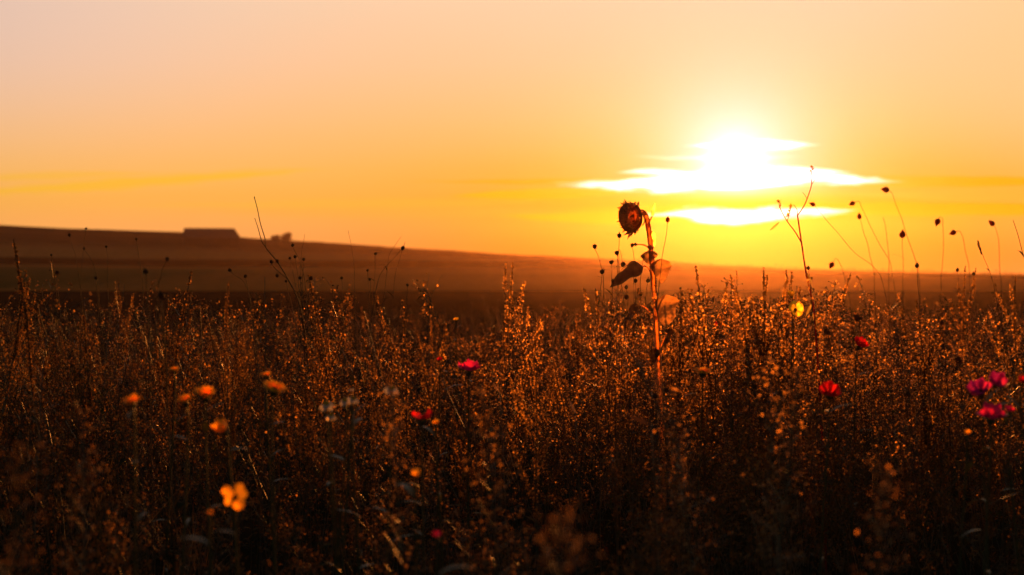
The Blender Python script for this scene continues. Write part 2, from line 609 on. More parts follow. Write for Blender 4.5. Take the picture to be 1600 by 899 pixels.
def build_ground():
    xs = np.unique(np.concatenate([np.arange(-420, 421, 10), np.arange(-60, 61, 4)]))
    ys = np.unique(np.concatenate([np.arange(-40, 110, 10), np.arange(110, 501, 5)]))
    X, Y = np.meshgrid(xs.astype(float), ys.astype(float))
    Z = terrain(X, Y)
    Z = Z + np.where(Y > 110, .12 * np.sin(X * .05 + Y * .03) + .06 * np.sin(X * .21 - Y * .1), 0) + np.where(Y > 330, .07 * rng.standard_normal(X.shape), 0)
    v = np.stack([X, Y, Z], -1).reshape(-1, 3)
    nx, ny = len(xs), len(ys)
    i = np.arange(nx - 1)[None, :] + nx * np.arange(ny - 1)[:, None]
    i = i.ravel()
    f = np.concatenate([np.stack([i, i + 1, i + 1 + nx], 1), np.stack([i, i + 1 + nx, i + nx], 1)])
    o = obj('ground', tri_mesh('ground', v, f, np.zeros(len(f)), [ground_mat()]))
    o['kind'] = 'structure'


build_ground()

# ------------------------------------------------------------------ barn, hill bushes, far hedge
def box(mb, x0, x1, y0, y1, z0, z1, m=0):
    v = [(x0, y0, z0), (x1, y0, z0), (x1, y1, z0), (x0, y1, z0), (x0, y0, z1), (x1, y0, z1), (x1, y1, z1), (x0, y1, z1)]
    f = [(0, 1, 5), (0, 5, 4), (1, 2, 6), (1, 6, 5), (2, 3, 7), (2, 7, 6), (3, 0, 4), (3, 4, 7), (4, 5, 6), (4, 6, 7), (0, 2, 1), (0, 3, 2)]
    mb.add(v, f, m)


def build_barn():
    Y = 310.0
    pxm = Y / F
    cx = at(324, 370, Y)[0]
    gz = float(terrain(cx, Y))
    zr = at(324, 355.8, Y)[2] - gz           # ridge above ground
    W = 84 * pxm; D = 8.0
    ze = zr - 2.1
    M['barn_wall'] = plain_mat('weathered_barn_boards', (.045, .028, .02), .9, 2.0, (6, 6, .4))
    M['barn_roof'] = plain_mat('dark_barn_roof', (.03, .021, .018), .8, 2.0, (1, 4, 1))
    M['barn_door'] = plain_mat('barn_door_boards', (.03, .02, .015), .9, 2.0, (8, 8, .4))
    t = thing('barn', 'long low dark barn with hipped roof on the hillside', 'barn', (cx, Y + D / 2, gz))
    t.rotation_euler.z = math.atan2(-cx, Y) + .03
    b = MB()
    box(b, -W / 2, W / 2, -D / 2, D / 2, -1.5, ze)
    obj('wall', b.mesh('barn_wall', ['barn_wall'], False), t)
    b = MB()
    o, e = .35, .12
    xl, xr = -W / 2 - o, W / 2 + o
    v = [(xl, -D / 2 - o, ze - e), (xr, -D / 2 - o, ze - e), (xr, D / 2 + o, ze - e), (xl, D / 2 + o, ze - e),
         (xl + .35, 0, zr), (xr - 1.2, 0, zr)]
    v2 = [(p[0], p[1], p[2] - .18) for p in v[:4]]
    b.add(v + v2, [(0, 1, 5), (0, 5, 4), (1, 2, 5), (2, 3, 4), (2, 4, 5), (3, 0, 4), (6, 7, 1), (6, 1, 0), (7, 8, 2), (7, 2, 1), (8, 9, 3), (8, 3, 2),
                   (9, 6, 0), (9, 0, 3), (6, 8, 7), (6, 9, 8)])
    obj('roof', b.mesh('barn_roof', ['barn_roof'], False), t)
    b = MB()
    box(b, 1.2, 4.0, -D / 2 - .06, -D / 2 + .03, .0, min(ze - .35, 2.6))
    obj('door', b.mesh('barn_door', ['barn_door'], False), t)


build_barn()


def leaf_cloud(mb, c, rad, n, size, m=0):
    """leaf clumps through an uneven crown volume"""
    k = max(6, n // 26)
    cc = rng.standard_normal((k, 3)); cc /= np.linalg.norm(cc, axis=1)[:, None]
    cc = np.asarray(c) + cc * rng.uniform(.35, 1.0, (k, 1)) * np.asarray(rad) * .8
    for _ in range(n):
        p = cc[rng.integers(k)] + rng.standard_normal(3) * np.asarray(rad) * .17
        d = rng.standard_normal(3)
        a, s, u = frame(d)
        q = size * rng.uniform(.6, 1.4)
        mb.add([p - a * q, p + s * q * .5, p + a * q, p - s * q * .5], [(0, 1, 2), (0, 2, 3)], m)


M['far_leaf'] = plant_mat('hill_bush_leaf', [(.09, .05, .025), (.07, .045, .02), (.11, .06, .03)], .45, .6, .2, noise=1.0, fwd=.2)
M['bark'] = plain_mat('bush_bark', (.06, .04, .03), .9, 6)


def bush(label, px, top, wpx, Y):
    p = at(px, top, Y)
    gz = float(terrain(p[0], Y))
    w = wpx * Y / F / 2
    hh = p[2] - gz
    t = thing('hill_bush', label, 'bush', (p[0], Y, gz), 'bushes on the hill crest')
    b = MB()
    b.tube([(0, 0, -.3), (.1, 0, hh * .35), (-.05, 0, hh * .75)], .16, .05, 6)
    for a in range(6):
        an = a * 1.05
        b.tube([(.05, 0, hh * .25), (math.cos(an) * w * .4, math.sin(an) * w * .4, hh * .6), (math.cos(an) * w * .7, math.sin(an) * w * .6, hh * .8)], .07, .02, 4)
    obj('trunk', b.mesh('bush_trunk', ['bark']), t)
    b = MB()
    leaf_cloud(b, (w * .2, 0, hh * .55), (w * .55, w * .6, hh * .42), 1900, .16)
    leaf_cloud(b, (0, 0, hh * .22), (w * .9, w * .8, hh * .26), 1500, .16)
    leaf_cloud(b, (-w * .45, 0, hh * .40), (w * .5, w * .5, hh * .40), 1000, .16)
    obj('crown', b.mesh('bush_crown', ['far_leaf'], False), t)


bush('reddish bare looking bush poking above the hill crest right of the barn', 448, 362, 23, 380)
bush('smaller low bush on the hill crest just left of the reddish bush', 431, 366.5, 18, 380)


def far_hedge():
    b = MB()
    for _ in range(2600):
        px = rng.uniform(930, 1690)
        Y = 384 + rng.uniform(-1.5, 1.5)
        X = (px - 800) / F * Y
        hump = .45 + .35 * math.sin(px * .045) * math.sin(px * .013 + 1) + .25 * math.sin(px * .11)
        hump *= min(1, (px - 900) / 300)
        z = float(terrain(X, Y)) + rng.uniform(-.1, max(.15, hump + .25))
        d, s, u = frame(rng.standard_normal(3))
        q = rng.uniform(.12, .28)
        p = np.array([X, Y, z])
        b.add([p - d * q, p + s * q * .6, p + d * q, p - s * q * .6], [(0, 1, 2), (0, 2, 3)])
    o = obj('far_hedge', b.mesh('far_hedge', ['far_leaf'], False))
    tag(o, 'low dark uneven hedge along the far horizon below the sun', 'hedge', kind='stuff')


far_hedge()

# ------------------------------------------------------------------ plant templates (base at origin, about 1 m tall)
S_, L_, C_, H_, W_ = 0, 1, 2, 3, 4          # material slots: stem, leaf, capsule, husk, straw
SLOTS = ['stem', 'leaf', 'capsule', 'husk', 'straw']
U1 = rng.uniform


def rdir(el0, el1):
    a, e = U1(0, 2 * math.pi), R(U1(el0, el1))
    return np.array([math.cos(a) * math.cos(e), math.sin(a) * math.cos(e), math.sin(e)])


def curve(base, d, L, bend=.15, k=3):
    """points of a shoot that turns upwards (bend > 0) or droops (bend < 0)"""
    d = norm(d); p = np.array(base, float); out = [p]
    for i in range(k):
        d = norm(d + np.array([0, 0, bend]) + rng.standard_normal(3) * .06)
        p = p + d * L / k
        out.append(p)
    return np.array(out)


def along(pts, t):
    k = len(pts) - 1
    i = min(int(t * k), k - 1)
    return pts[i] + (pts[i + 1] - pts[i]) * (t * k - i)


def tmpl_dock(spikes=5, fine=True):
    mb = MB()
    main = curve((0, 0, 0), (U1(-.08, .08), U1(-.08, .08), 1), 1.0, .05, 5)
    mb.tube(main, .0042, .0012, 4 if fine else 3, S_, False)
    shoots = [(main, .52)]
    for i in range(spikes):
        t0 = U1(.42, .78)
        c = curve(along(main, t0), rdir(48, 70), U1(.16, .34) * (1.3 - t0 * .6), .22, 4)
        mb.tube(c, .002, .0008, 3, S_, False)
        shoots.append((c, .15))
    step = .0075 if fine else .013
    for c, t0 in shoots:
        L = np.linalg.norm(np.diff(c, axis=0), axis=1).sum()
        t = t0
        while t < 1:
            q = along(c, min(t, .999))
            taper = min(1.0, (1 - t) * 2.2 + .28)
            for _ in range(6 if fine else 3):
                o = rdir(-30, 60) * U1(.002, .0125) * taper
                mb.scale(q + o, U1(.0028, .0052) * (1 if fine else 1.5), C_, fine)
            t += step / L * U1(.7, 1.5) * (2.0 if U1(0, 1) < .15 else 1)
    for i in range(5):
        t0 = U1(.15, .6)
        mb.leaf(along(main, t0), rdir(10, 50), U1(.05, .12), U1(.012, .024), L_, bend=U1(.2, .7), k=4)
    mb.tip = main[-1]
    return mb


def tmpl_weed(nb=9, fine=True):
    """bushy branching weed with tiny leaves and papery seed scales"""
    mb = MB()
    main = curve((0, 0, 0), (U1(-.2, .2), U1(-.2, .2), 1), U1(.8, 1.0), .02, 5)
    mb.tube(main, .0028, .0008, 4 if fine else 3, S_, False)
    for i in range(nb):
        t0 = U1(.3, .97)
        b = curve(along(main, t0), rdir(18, 62), U1(.12, .32) * (1.35 - t0), .16, 3)
        mb.tube(b, .0013, .0006, 3, S_, False)
        ends = [b[-1]]
        for j in range(5 if fine else 3):
            q = curve(along(b, U1(.25, .95)), rdir(5, 75), U1(.03, .10), .10, 2)
            mb.tube(q, .0008, .0005, 3, S_, False)
            ends += [q[-1], q[1]]
        for e in ends:
            if U1(0, 1) < .8:
                for _ in range(rng.integers(1, 5)):
                    mb.scale(e + rng.standard_normal(3) * .007, U1(.003, .0062) * (1 if fine else 1.35), C_ if U1(0, 1) < .85 else H_, fine)
        for j in range(8 if fine else 4):
            mb.leaf(along(b, U1(.1, 1)), rdir(-10, 60), U1(.012, .040), U1(.004, .011), L_, bend=U1(.0, .7), k=2)
    for i in range(9):
        mb.leaf(along(main, U1(.1, .8)), rdir(5, 50), U1(.03, .10), U1(.006, .018), L_, bend=U1(.2, .8), k=3)
    return mb


def tmpl_grass(nb=9, heads=2):
    mb = MB()
    for i in range(nb):
        d = rdir(58, 86)
        mb.leaf((U1(-.02, .02), U1(-.02, .02), 0), d, U1(.4, .95), U1(.004, .009), L_ if U1(0, 1) < .6 else W_, bend=U1(.05, .45), k=5, tip=.6)
    for i in range(heads):
        c = curve((0, 0, 0), rdir(74, 88), U1(.8, 1.05), -.02, 5)
        mb.tube(c, .0014, .0006, 3, W_, False)
        for j in range(26):
            t = U1(.72, 1)
            q = along(c, t) + rdir(0, 60) * U1(.002, .022) * (1.05 - t) * 4
            mb.oct(q, (.0014, .0014, .0045), W_, (U1(-.4, .4), U1(-.4, .4), 1), tet=True)
    return mb


def tmpl_leafy(nl=14):
    mb = MB()
    main = curve((0, 0, 0), (U1(-.2, .2), U1(-.2, .2), 1), 1.0, 0, 4)
    mb.tube(main, .005, .0018, 4, S_, False)
    for i in range(nl):
        t0 = (i + U1(0, 1)) / nl
        mb.leaf(along(main, t0), rdir(5, 55), U1(.08, .18) * (1.2 - t0 * .6), U1(.02, .05) * (1.2 - t0 * .5), L_, bend=U1(.2, .8), k=4)
    for j in range(10):
        r = U1(.003, .006)
        mb.oct(main[-1] + rng.standard_normal(3) * .018, r, C_, None, tet=False)
    return mb


def tmpl_plume(n=60):
    """soft feathery weed head, like fading goldenrod"""
    mb = MB()
    main = curve((0, 0, 0), (U1(-.1, .1), U1(-.1, .1), 1), 1.0, 0, 5)
    mb.tube(main, .003, .001, 3, S_, False)
    for i in range(n):
        t0 = U1(.55, 1)
        b = curve(along(main, t0), rdir(15, 60), U1(.02, .09) * (1.25 - t0) * 2, -.08, 2)
        mb.tube(b, .0007, .0005, 3, S_, False)
        for e in (b[-1], b[1]):
            mb.scale(e, U1(.0025, .005), C_ if U1(0, 1) < .6 else W_, True)
    for i in range(8):
        mb.leaf(along(main, U1(.1, .6)), rdir(10, 55), U1(.04, .10), U1(.006, .012), L_, bend=U1(.2, .8), k=3)
    mb.tip = main[-1]
    return mb


def tmpl_ball(nh=4):
    """thin forked stalks ending in dark round seed heads"""
    mb = MB()
    main = curve((0, 0, 0), (U1(-.12, .12), U1(-.12, .12), 1), U1(.8, 1.0), .02, 5)
    mb.tube(main, .0022, .001, 3, S_, False)
    tips = [main[-1]]
    for i in range(nh):
        b = curve(along(main, U1(.4, .85)), rdir(45, 75), U1(.12, .34), .15, 3)
        mb.tube(b, .0013, .0009, 3, S_, False)
        tips.append(b[-1])
    for e in tips:
        r = U1(.0055, .0085)
        mb.lathe([(-r, r * .2), (-r * .6, r * .8), (0, r), (r * .6, r * .75), (r, r * .3), (r * 1.05, .0002)], rdir(60, 90), e, 7, H_, .08)
        for k in range(8):
            d = rdir(-30, 90)
            mb.leaf(e + d * r * .8, d, r * U1(.8, 1.5), r * .35, H_ if U1(0, 1) < .5 else C_, bend=.1, k=1)
    for i in range(8):
        mb.leaf(along(main, U1(.1, .8)), rdir(20, 60), U1(.02, .06), U1(.003, .007), L_, bend=U1(.2, .6), k=2)
    return mb


# ------------------------------------------------------------------ the tangled mass of the meadow (nobody could count it)
def in_view(n, d0, d1, spread=1.0):
    """positions in a wedge a good step wider than the picture"""
    d = np.sqrt(rng.uniform(d0 ** 2, d1 ** 2, n))
    half = .36 * d * 1.12 * spread + .7
    return rng.uniform(-1, 1, n) * half, d


def build_meadow():
    near = [tmpl_weed(10) for _ in range(4)] + [tmpl_plume(70) for _ in range(2)] + [tmpl_dock(5) for _ in range(2)] + \
           [tmpl_grass() for _ in range(3)] + [tmpl_leafy() for _ in range(3)] + [tmpl_ball() for _ in range(2)]
    far = [tmpl_weed(7, False) for _ in range(4)] + [tmpl_plume(34) for _ in range(2)] + [tmpl_dock(4, False) for _ in range(3)] + \
          [tmpl_grass(6, 2) for _ in range(2)] + [tmpl_leafy(9) for _ in range(2)]
    wn = np.array([3.6, 3.6, 3.6, 3.6, 1.8, 1.8, .8, .8, 1.0, 1.0, 1.0, 3, 3, 3, .6, .6]); wn /= wn.sum()
    wf = np.array([3, 3, 3, 3, 1.6, 1.6, 1, 1, 1, 1.6, 1.6, 2, 2]); wf /= wf.sum()
    hn = [.69] * 4 + [.69] * 2 + [.70] * 2 + [.56] * 3 + [.52] * 3 + [.72] * 2
    hf = [.62] * 4 + [.62] * 2 + [.66] * 3 + [.56] * 2 + [.5] * 2
    V, Fc, Mi, T, off = [], [], [], [], 0
    for (n, d0, d1, lib, w, hh, cut) in ((950, 1.05, 3.6, near, wn, hn, .0), (1300, 3.6, 8, near, wn, hn, .25), (2300, 8, 14, far, wf, hf, .45), (2200, 14, 22, far, wf, hf, .5)):
        X, D = in_view(n, d0, d1)
        arr = []
        for t in lib:
            v, f, m = t.arrays()
            keep = v[f][:, :, 2].max(1) > cut
            ids, inv = np.unique(f[keep], return_inverse=True)
            arr.append((v[ids], inv.reshape(-1, 3), m[keep]))
        which = rng.choice(len(lib), n, p=w)
        for i in range(n):
            v, f, m = arr[which[i]]
            if D[i] > 3.2 and math.sin(X[i] * 1.7 + 1.3 * math.sin(D[i] * .9)) + .8 * math.sin(D[i] * 1.9 + X[i] * .6) + U1(-1, 1) < -1.0:
                continue
            patch = 1 + .11 * math.sin(X[i] * 2.1 + D[i]) + .09 * math.sin(X[i] * 5.3 - D[i] * 2.2)
            s = hh[which[i]] * U1(.70, 1.18) * patch
            if D[i] > 8:
                s *= 1.06 - .12 * (D[i] - 8) / 14
            if d0 < 2:
                s *= .50 + .25 * (D[i] - 1.05) / 2.55
            a = U1(0, 2 * math.pi); c, q = math.cos(a) * s, math.sin(a) * s
            lx, ly = rng.standard_normal(2) * .22
            z = v[:, 2] * s
            V.append(np.stack([v[:, 0] * c - v[:, 1] * q + X[i] + lx * z, v[:, 0] * q + v[:, 1] * c + D[i] + ly * z, z], 1))
            Fc.append(f + off); Mi.append(m); T.append(np.full(len(v), U1(0, 1))); off += len(v)
    me = tri_mesh('meadow_undergrowth', np.concatenate(V), np.concatenate(Fc), np.concatenate(Mi), SLOTS, False, np.concatenate(T))
    print('meadow tris', len(me.polygons))
    o = obj('meadow_undergrowth', me)
    tag(o, 'dense tangled mass of drying grasses, weeds and leaves covering the foreground meadow', 'undergrowth', kind='stuff')


build_meadow()

# ------------------------------------------------------------------ countable plants standing out of the mass
def scatter(name, label, cat, group, meshes, spots):
    first = None
    for (x, y, h) in spots:
        parts = meshes[rng.integers(len(meshes))]
        o = thing(name, label, cat, (x, y, 0), group)
        for pn, me in parts:
            obj(pn, me, o)
        o.rotation_euler = (U1(-.09, .09), U1(-.09, .09), U1(0, 6.28))
        o.scale = (h, h, h)


def split_parts(mb, table, nm):
    v, f, m = mb.arrays()
    out = []
    for pn, slots in table:
        k = np.isin(m, slots)
        if not k.any():
            continue
        ff = f[k]
        ids, inv = np.unique(ff, return_inverse=True)
        out.append((pn, tri_mesh(nm + '_' + pn, v[ids], inv.reshape(-1, 3), m[k], SLOTS, False)))
    return out


DOCKS = [split_parts(tmpl_dock(rng.integers(3, 7)), [('stem', [S_, L_]), ('flower_spike', [C_])], 'dock') for _ in range(7)]
WEEDS = [split_parts(tmpl_weed(11), [('stem', [S_, L_]), ('flower_cluster', [C_, H_])], 'weed') for _ in range(6)]
BALLS = [split_parts(tmpl_ball(rng.integers(1, 4)), [('stem', [S_, L_]), ('seed_head', [H_, C_])], 'seedstalk') for _ in range(6)]
PLUMES = [split_parts(tmpl_plume(80), [('stem', [S_, L_]), ('flower_plume', [C_, W_])], 'plume') for _ in range(3)]


def tall(n, d0, d1, h0, h1):
    X, D = in_view(n, d0, d1, .86)
    k = U1(0, 1, n) < np.where(X < -.12 * D, 1.0, np.where(X < .08 * D, .35, .55))
    return [(X[i], D[i], U1(h0, h1)) for i in range(n) if k[i]]


def spots(n, d0, d1, h0, h1):
    X, D = in_view(n, d0, d1, .86)
    return [(X[i], D[i], U1(h0, h1)) for i in range(n)]


scatter('seed_stalk', 'thin forked stalk with dark round seed heads standing in the dry meadow tangle', 'seed stalk', 'seed stalks in the meadow tangle', BALLS, spots(90, 3.6, 9, .70, .92))
scatter('dock_plant', 'brown dock plant with narrow seed spikes standing in the dry meadow tangle', 'dock plant', 'dock plants in the meadow tangle', DOCKS, spots(60, 3.8, 9, .66, .88))
scatter('branching_weed', 'bushy dry weed with tiny capsules standing in the dry meadow tangle', 'weed', 'bushy weeds in the meadow tangle', WEEDS, spots(210, 3.7, 8.5, .62, .88))
scatter('plumed_weed', 'dry weed with a feathery fading plume standing in the dry meadow tangle', 'weed', 'plumed weeds in the meadow tangle', PLUMES, spots(40, 3.4, 8, .62, .84))

scatter('dock_plant', 'brown dock plant with narrow seed spikes standing in the dry meadow tangle', 'dock plant', 'dock plants in the meadow tangle', DOCKS, tall(52, 4.4, 8.0, .92, 1.17))
scatter('branching_weed', 'bushy dry weed with tiny capsules standing in the dry meadow tangle', 'weed', 'bushy weeds in the meadow tangle', WEEDS, tall(66, 4.4, 8.0, .95, 1.22))
scatter('plumed_weed', 'dry weed with a feathery fading plume standing in the dry meadow tangle', 'weed', 'plumed weeds in the meadow tangle', PLUMES, tall(28, 4.4, 8.0, .90, 1.15))

foot_spots = [((px - 800) / F * d, d, h) for px, d, h in ((1012, 4.7, .80), (1030, 4.4, .78), (1046, 4.8, .84), (1024, 4.0, .76), (1040, 3.7, .72), (1010, 3.6, .74),
                                                          (1034, 3.2, .68), (1022, 2.9, .64), (1040, 2.6, .60), (1028, 2.2, .58))]
scatter('branching_weed', 'bushy dry weed with tiny capsules standing in the dry meadow tangle', 'weed', 'bushy weeds in the meadow tangle', WEEDS, foot_spots)

glow_spots = [((U1(1035, 1470) - 800) / F * d, d, U1(.84, 1.08)) for d in rng.uniform(4.3, 7.5, 46)]  # extra plumes added to make a broad soft glow under the sun
scatter('plumed_weed', 'dry weed with a feathery fading plume standing in the dry meadow tangle', 'weed', 'plumed weeds in the meadow tangle', PLUMES, glow_spots)

# ------------------------------------------------------------------ the plants one can point at
PX = 1.0 / F                    # metres per photo pixel at one metre


def pd(p, q, d, dy=0.0):
    """direction from photo pixel p to q at distance d, leaning dy metres away from the camera"""
    return at(q[0], q[1], d) - at(p[0], p[1], d) + np.array([0, dy, 0])


def stem_path(pts, d, lean=(0, 0), dd=0.0, n=5):
    """pts: photo pixels from the tip down; ends in the soil"""
    w = [at(x, y, d + dd * i) for i, (x, y) in enumerate(pts)]
    a, b = w[-2], w[-1]
    z = b[2]
    sl = np.clip((b[0] - a[0]) / max(a[2] - b[2], .02), -.25, .25)
    w.append(np.array([b[0] + sl * z * .35, b[1] + lean[1], z * .5]))
    w.append(np.array([b[0] + sl * z * .5 + lean[0], b[1] + lean[1], -.02]))
    return smooth_path(w[::-1], n)          # from the ground up


def head_ball(r, fringe=10, long=1.3, m=H_):
    mb = MB()
    r = r * .85
    mb.lathe([(-r * 1.05, r * .25), (-r * .7, r * .75), (0, r), (r * .6, r * .8), (r * .95, r * .35), (r, .0002)], (0, 0, 1), (0, 0, 0), 10, m, .07)
    for k in range(fringe):
        d = rdir(-50, 85)
        mb.leaf(d * r * .85, d, r * U1(.7, long), r * .32, m if U1(0, 1) < .6 else C_, bend=.1, k=2)
    return mb


def head_bud(r):
    """nodding bud or seed capsule, pointed at the free end"""
    mb = MB()
    mb.lathe([(-r * 1.1, r * .25), (-r * .7, r * .8), (-r * .1, r), (r * .6, r * .78), (r * 1.15, r * .42), (r * 1.6, r * .12), (r * 1.7, .0002)], (0, 0, 1), (0, 0, 0), 10, 0, .05)
    for k in range(5):
        a = k * 1.257
        d = np.array([math.cos(a) * .8, math.sin(a) * .8, .6])
        mb.leaf((math.cos(a) * r * .3, math.sin(a) * r * .3, -r), d, r * 1.3, r * .5, 0, bend=-.4, k=2)
    return mb


def zrot(d):
    return Vector(d).to_track_quat('Z', 'Y').to_euler()


def stalk(name, label, cat, pts, d, r=.0016, head=None, hr=5.0, hdir=None, group=None, mats=None, dd=0.0, leaves=3, smat='dark_stem'):
    path = stem_path(pts, d, (U1(-.03, .03), U1(-.03, .03)), dd)
    base = np.array([path[0][0], path[0][1], 0])
    t = thing(name, label, cat, base, group)
    mb = MB()
    path = path + np.stack([np.sin(np.arange(len(path)) * .7 + pts[0][0]) * .003, np.zeros(len(path)), np.zeros(len(path))], 1) * np.linspace(1, 0, len(path))[:, None]
    mb.tube(path - base, r * .95, r * .6, 5, 0)
    for i in range(leaves):
        q = along(path, U1(.1, .62)) - base
        mb.leaf(q, rdir(10, 60), U1(.02, .07), U1(.003, .008), 1, bend=U1(.2, .7), k=3)
    obj('stem', mb.mesh(name + '_stem', [smat, 'leaf']), t)
    if head:
        rad = hr * PX * d
        tip = path[-1] - base
        dirn = np.array(hdir if hdir is not None else path[-1] - path[-2], float)
        if head == 'ball':
            me = head_ball(rad).mesh('round_seed_head', SLOTS, False)
        elif head == 'ragged':
            me = head_ball(rad, 34, 1.0).mesh('ragged_seed_head', SLOTS, False)
        elif head == 'bud':
            me = head_bud(rad).mesh('nodding_bud', ['bud'])
        elif head == 'floret':
            mb = MB()
            for k in range(9):
                e = rdir(-10, 85)
                mb.leaf(e * rad * .15, e, rad * U1(.8, 1.4), rad * .7, 0, bend=U1(-.2, .4), k=3)
            me = mb.mesh('withered_floret', ['yellow' if mats is None else mats])
        elif head == 'spikelet':
            mb = MB()
            for k in range(26):
                q = norm(dirn) * rad * U1(-2.2, 2.2)
                mb.oct(q + rng.standard_normal(3) * rad * .18, (rad * .22, rad * .22, rad * .7), 0, norm(dirn) + rng.standard_normal(3) * .25)
            me = mb.mesh('grass_spikelet', ['straw' if mats is None else mats], False)
        h = obj({'ball': 'seed_head', 'ragged': 'seed_head', 'bud': 'bud', 'floret': 'floret', 'spikelet': 'spikelet'}[head], me, t, tip + (norm(dirn) * rad * .6 if head in ('ball', 'ragged', 'bud') else 0))
        if head != 'spikelet':
            h.rotation_euler = zrot(dirn)
    return t


# ---- the withered sunflower
def build_sunflower():
    d = 5.3
    path = stem_path([(997, 337), (1003, 331.5), (1009, 338), (1013.5, 358), (1017.5, 395), (1021, 440), (1025, 500), (1028.5, 560), (1031, 610)], d)
    base = np.array([path[0][0], path[0][1], 0])
    t = thing('sunflower', 'tall withered sunflower with drooping head and hanging leaves', 'sunflower', base)
    n = len(path)
    rad = np.interp(np.linspace(0, 1, n), [0, .5, .8, .93, 1], [.013, .0105, .0098, .0105, .012])
    mb = MB()
    mb.tube(path - base, rad * (1 + .06 * rng.standard_normal(n)), None, 9, 0)
    for q, r in ((.62, .014), (.72, .013), (.84, .013)):
        mb.oct(along(path, q) - base, (r, r, r * .8), 0)
    for k in range(3800):
        q = U1(.25, 1)
        e = norm(rdir(-20, 40))
        p = along(path, q) - base + e * np.interp(q, [0, .5, 1], [.012, .0098, .0105])
        mb.leaf(p, e, U1(.004, .010), .0013, 1, bend=U1(-.3, .3), k=1)
    obj('stem', mb.mesh('sunflower_stem', ['sun_stem', 'sun_bract']), t)
    # head, facing left and a little towards the camera
    ax = norm([-.90, -.36, -.16])
    c = at(985.5, 340, d) - base
    _, s1, s2 = frame(ax)
    mb = MB()
    mb.lathe([(-.040, .010), (-.037, .024), (-.026, .044), (-.010, .054), (.006, .0565), (.016, .053)], ax, (0, 0, 0), 28, 0, .02)
    for k in range(70):
        a = U1(0, 6.28); rr = U1(.034, .055)
        o = math.cos(a) * s1 + math.sin(a) * s2
        h0 = -.022 + (rr - .034) * 1.3
        dr = norm(o * U1(.5, 1.0) + ax * U1(.0, 1.0))
        mb.leaf(o * rr + ax * h0, dr, U1(.020, .034), U1(.012, .021), 1, up=-ax, bend=U1(-.5, .7), k=3, wave=.2)
    for k in range(700):
        a = U1(0, 6.28); rr = U1(.02, .058)
        o = math.cos(a) * s1 + math.sin(a) * s2
        mb.leaf(o * rr + ax * np.interp(rr, [.02, .044, .054, .058], [-.037, -.026, -.01, .01]), o - ax * U1(0, .8), U1(.004, .009), .0013, 1, k=1)
    head = obj('flower_head', mb.mesh('sunflower_head', ['sun_bract', 'sun_bract']), t, c)
    mb = MB()
    mb.lathe([(.010, .0535), (.020, .051), (.031, .040), (.037, .022), (.038, .0003)], ax, (0, 0, 0), 28, 0, .03)
    for k in range(350):
        a, q = k * 2.39996, math.sqrt((k + 70.5) / 420)
        o = (math.cos(a) * s1 + math.sin(a) * s2) * q * .051
        hh = .038 - .024 * q ** 2.6
        mb.oct(o + ax * hh, (.0022, .0022, .0045), 0, ax + rng.standard_normal(3) * .2)
    obj('seed_disc', mb.mesh('sunflower_seed_disc', ['seed_disc'], False), head)
    mb = MB()
    for k in range(34):
        a = k / 34 * 6.283 + U1(-.08, .08)
        o = math.cos(a) * s1 + math.sin(a) * s2
        dr = norm(o * U1(.35, .8) + ax * U1(.5, 1))
        mb.leaf(o * .052 + ax * .010, dr, U1(.014, .028), U1(.006, .011), 0, up=-ax, bend=U1(-.3, .8), k=3, wave=.3)
    obj('petal_ring', mb.mesh('withered_petal_ring', ['sun_bract']), head)

    def lf(label, pet, blade, w, mat='sun_leaf', up=(0, -1, .1), bend=.1, dy=0.0, fold=.3, wave=.35, tip=.85, pw=.55):
        """petiole along pixels pet, then a blade between two pixels"""
        pts = [at(x, y, d - .01 * i) - base for i, (x, y) in enumerate(pet)]
        mb = MB()
        mb.tube(smooth_path(pts, 4) if len(pts) > 2 else pts, .0034, .0022, 6, 1)
        p0 = pts[-1]
        dv = pd(blade[0], blade[1], d, dy)
        mb.leaf(p0, dv, np.linalg.norm(dv), w * PX * d, 0, up=up, bend=bend, k=12, fold=fold, tip=tip, wave=wave, pw=pw)
        o = obj('leaf', mb.mesh('sunflower_leaf', [mat, 'sun_stem']), t)
        if label:
            o['label'] = label

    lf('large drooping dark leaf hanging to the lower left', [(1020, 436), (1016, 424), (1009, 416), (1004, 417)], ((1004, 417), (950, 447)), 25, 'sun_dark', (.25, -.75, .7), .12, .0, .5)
    lf('heart shaped pale leaf hanging right of the stem', [(1020, 420), (1026, 408), (1032, 405)], ((1032, 404), (1035, 443)), 30, 'sun_leaf', (0, -1, .1), .05, .02)
    lf('small leaf wrapped over the stem', [(1018, 405), (1013, 392)], ((1016, 388), (1017, 410)), 25, 'sun_leaf', (.2, -1, .1), .1, .01)
    lf('dry curled leaf stub left of the stem', [(1017, 390), (1006, 383), (996, 382)], ((996, 382), (984, 385)), 7, 'sun_dark', (0, -.6, 1), .3)
    lf('broad pale leaf hanging right of the lower stem', [(1025, 500), (1030, 478), (1038, 461)], ((1038, 459), (1045, 514)), 38, 'sun_leaf', (.25, -1, .05), .08, .05)
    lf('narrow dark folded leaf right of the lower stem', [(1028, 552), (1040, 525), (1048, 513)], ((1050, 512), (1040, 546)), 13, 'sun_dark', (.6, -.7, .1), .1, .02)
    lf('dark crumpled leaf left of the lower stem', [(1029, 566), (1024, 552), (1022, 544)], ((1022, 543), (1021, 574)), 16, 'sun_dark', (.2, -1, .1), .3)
    lf('long curved dark leaf at the lower left', [(1024, 497), (1010, 482), (1000, 477)], ((1000, 476), (966, 512)), 15, 'sun_dark', (.3, -.6, .8), .25, .04, .5)
    lf('small bract by the neck', [(1013, 350), (1019, 338)], ((1017, 342), (1021, 322)), 5, 'sun_bract', (0, -1, 0), -.2)
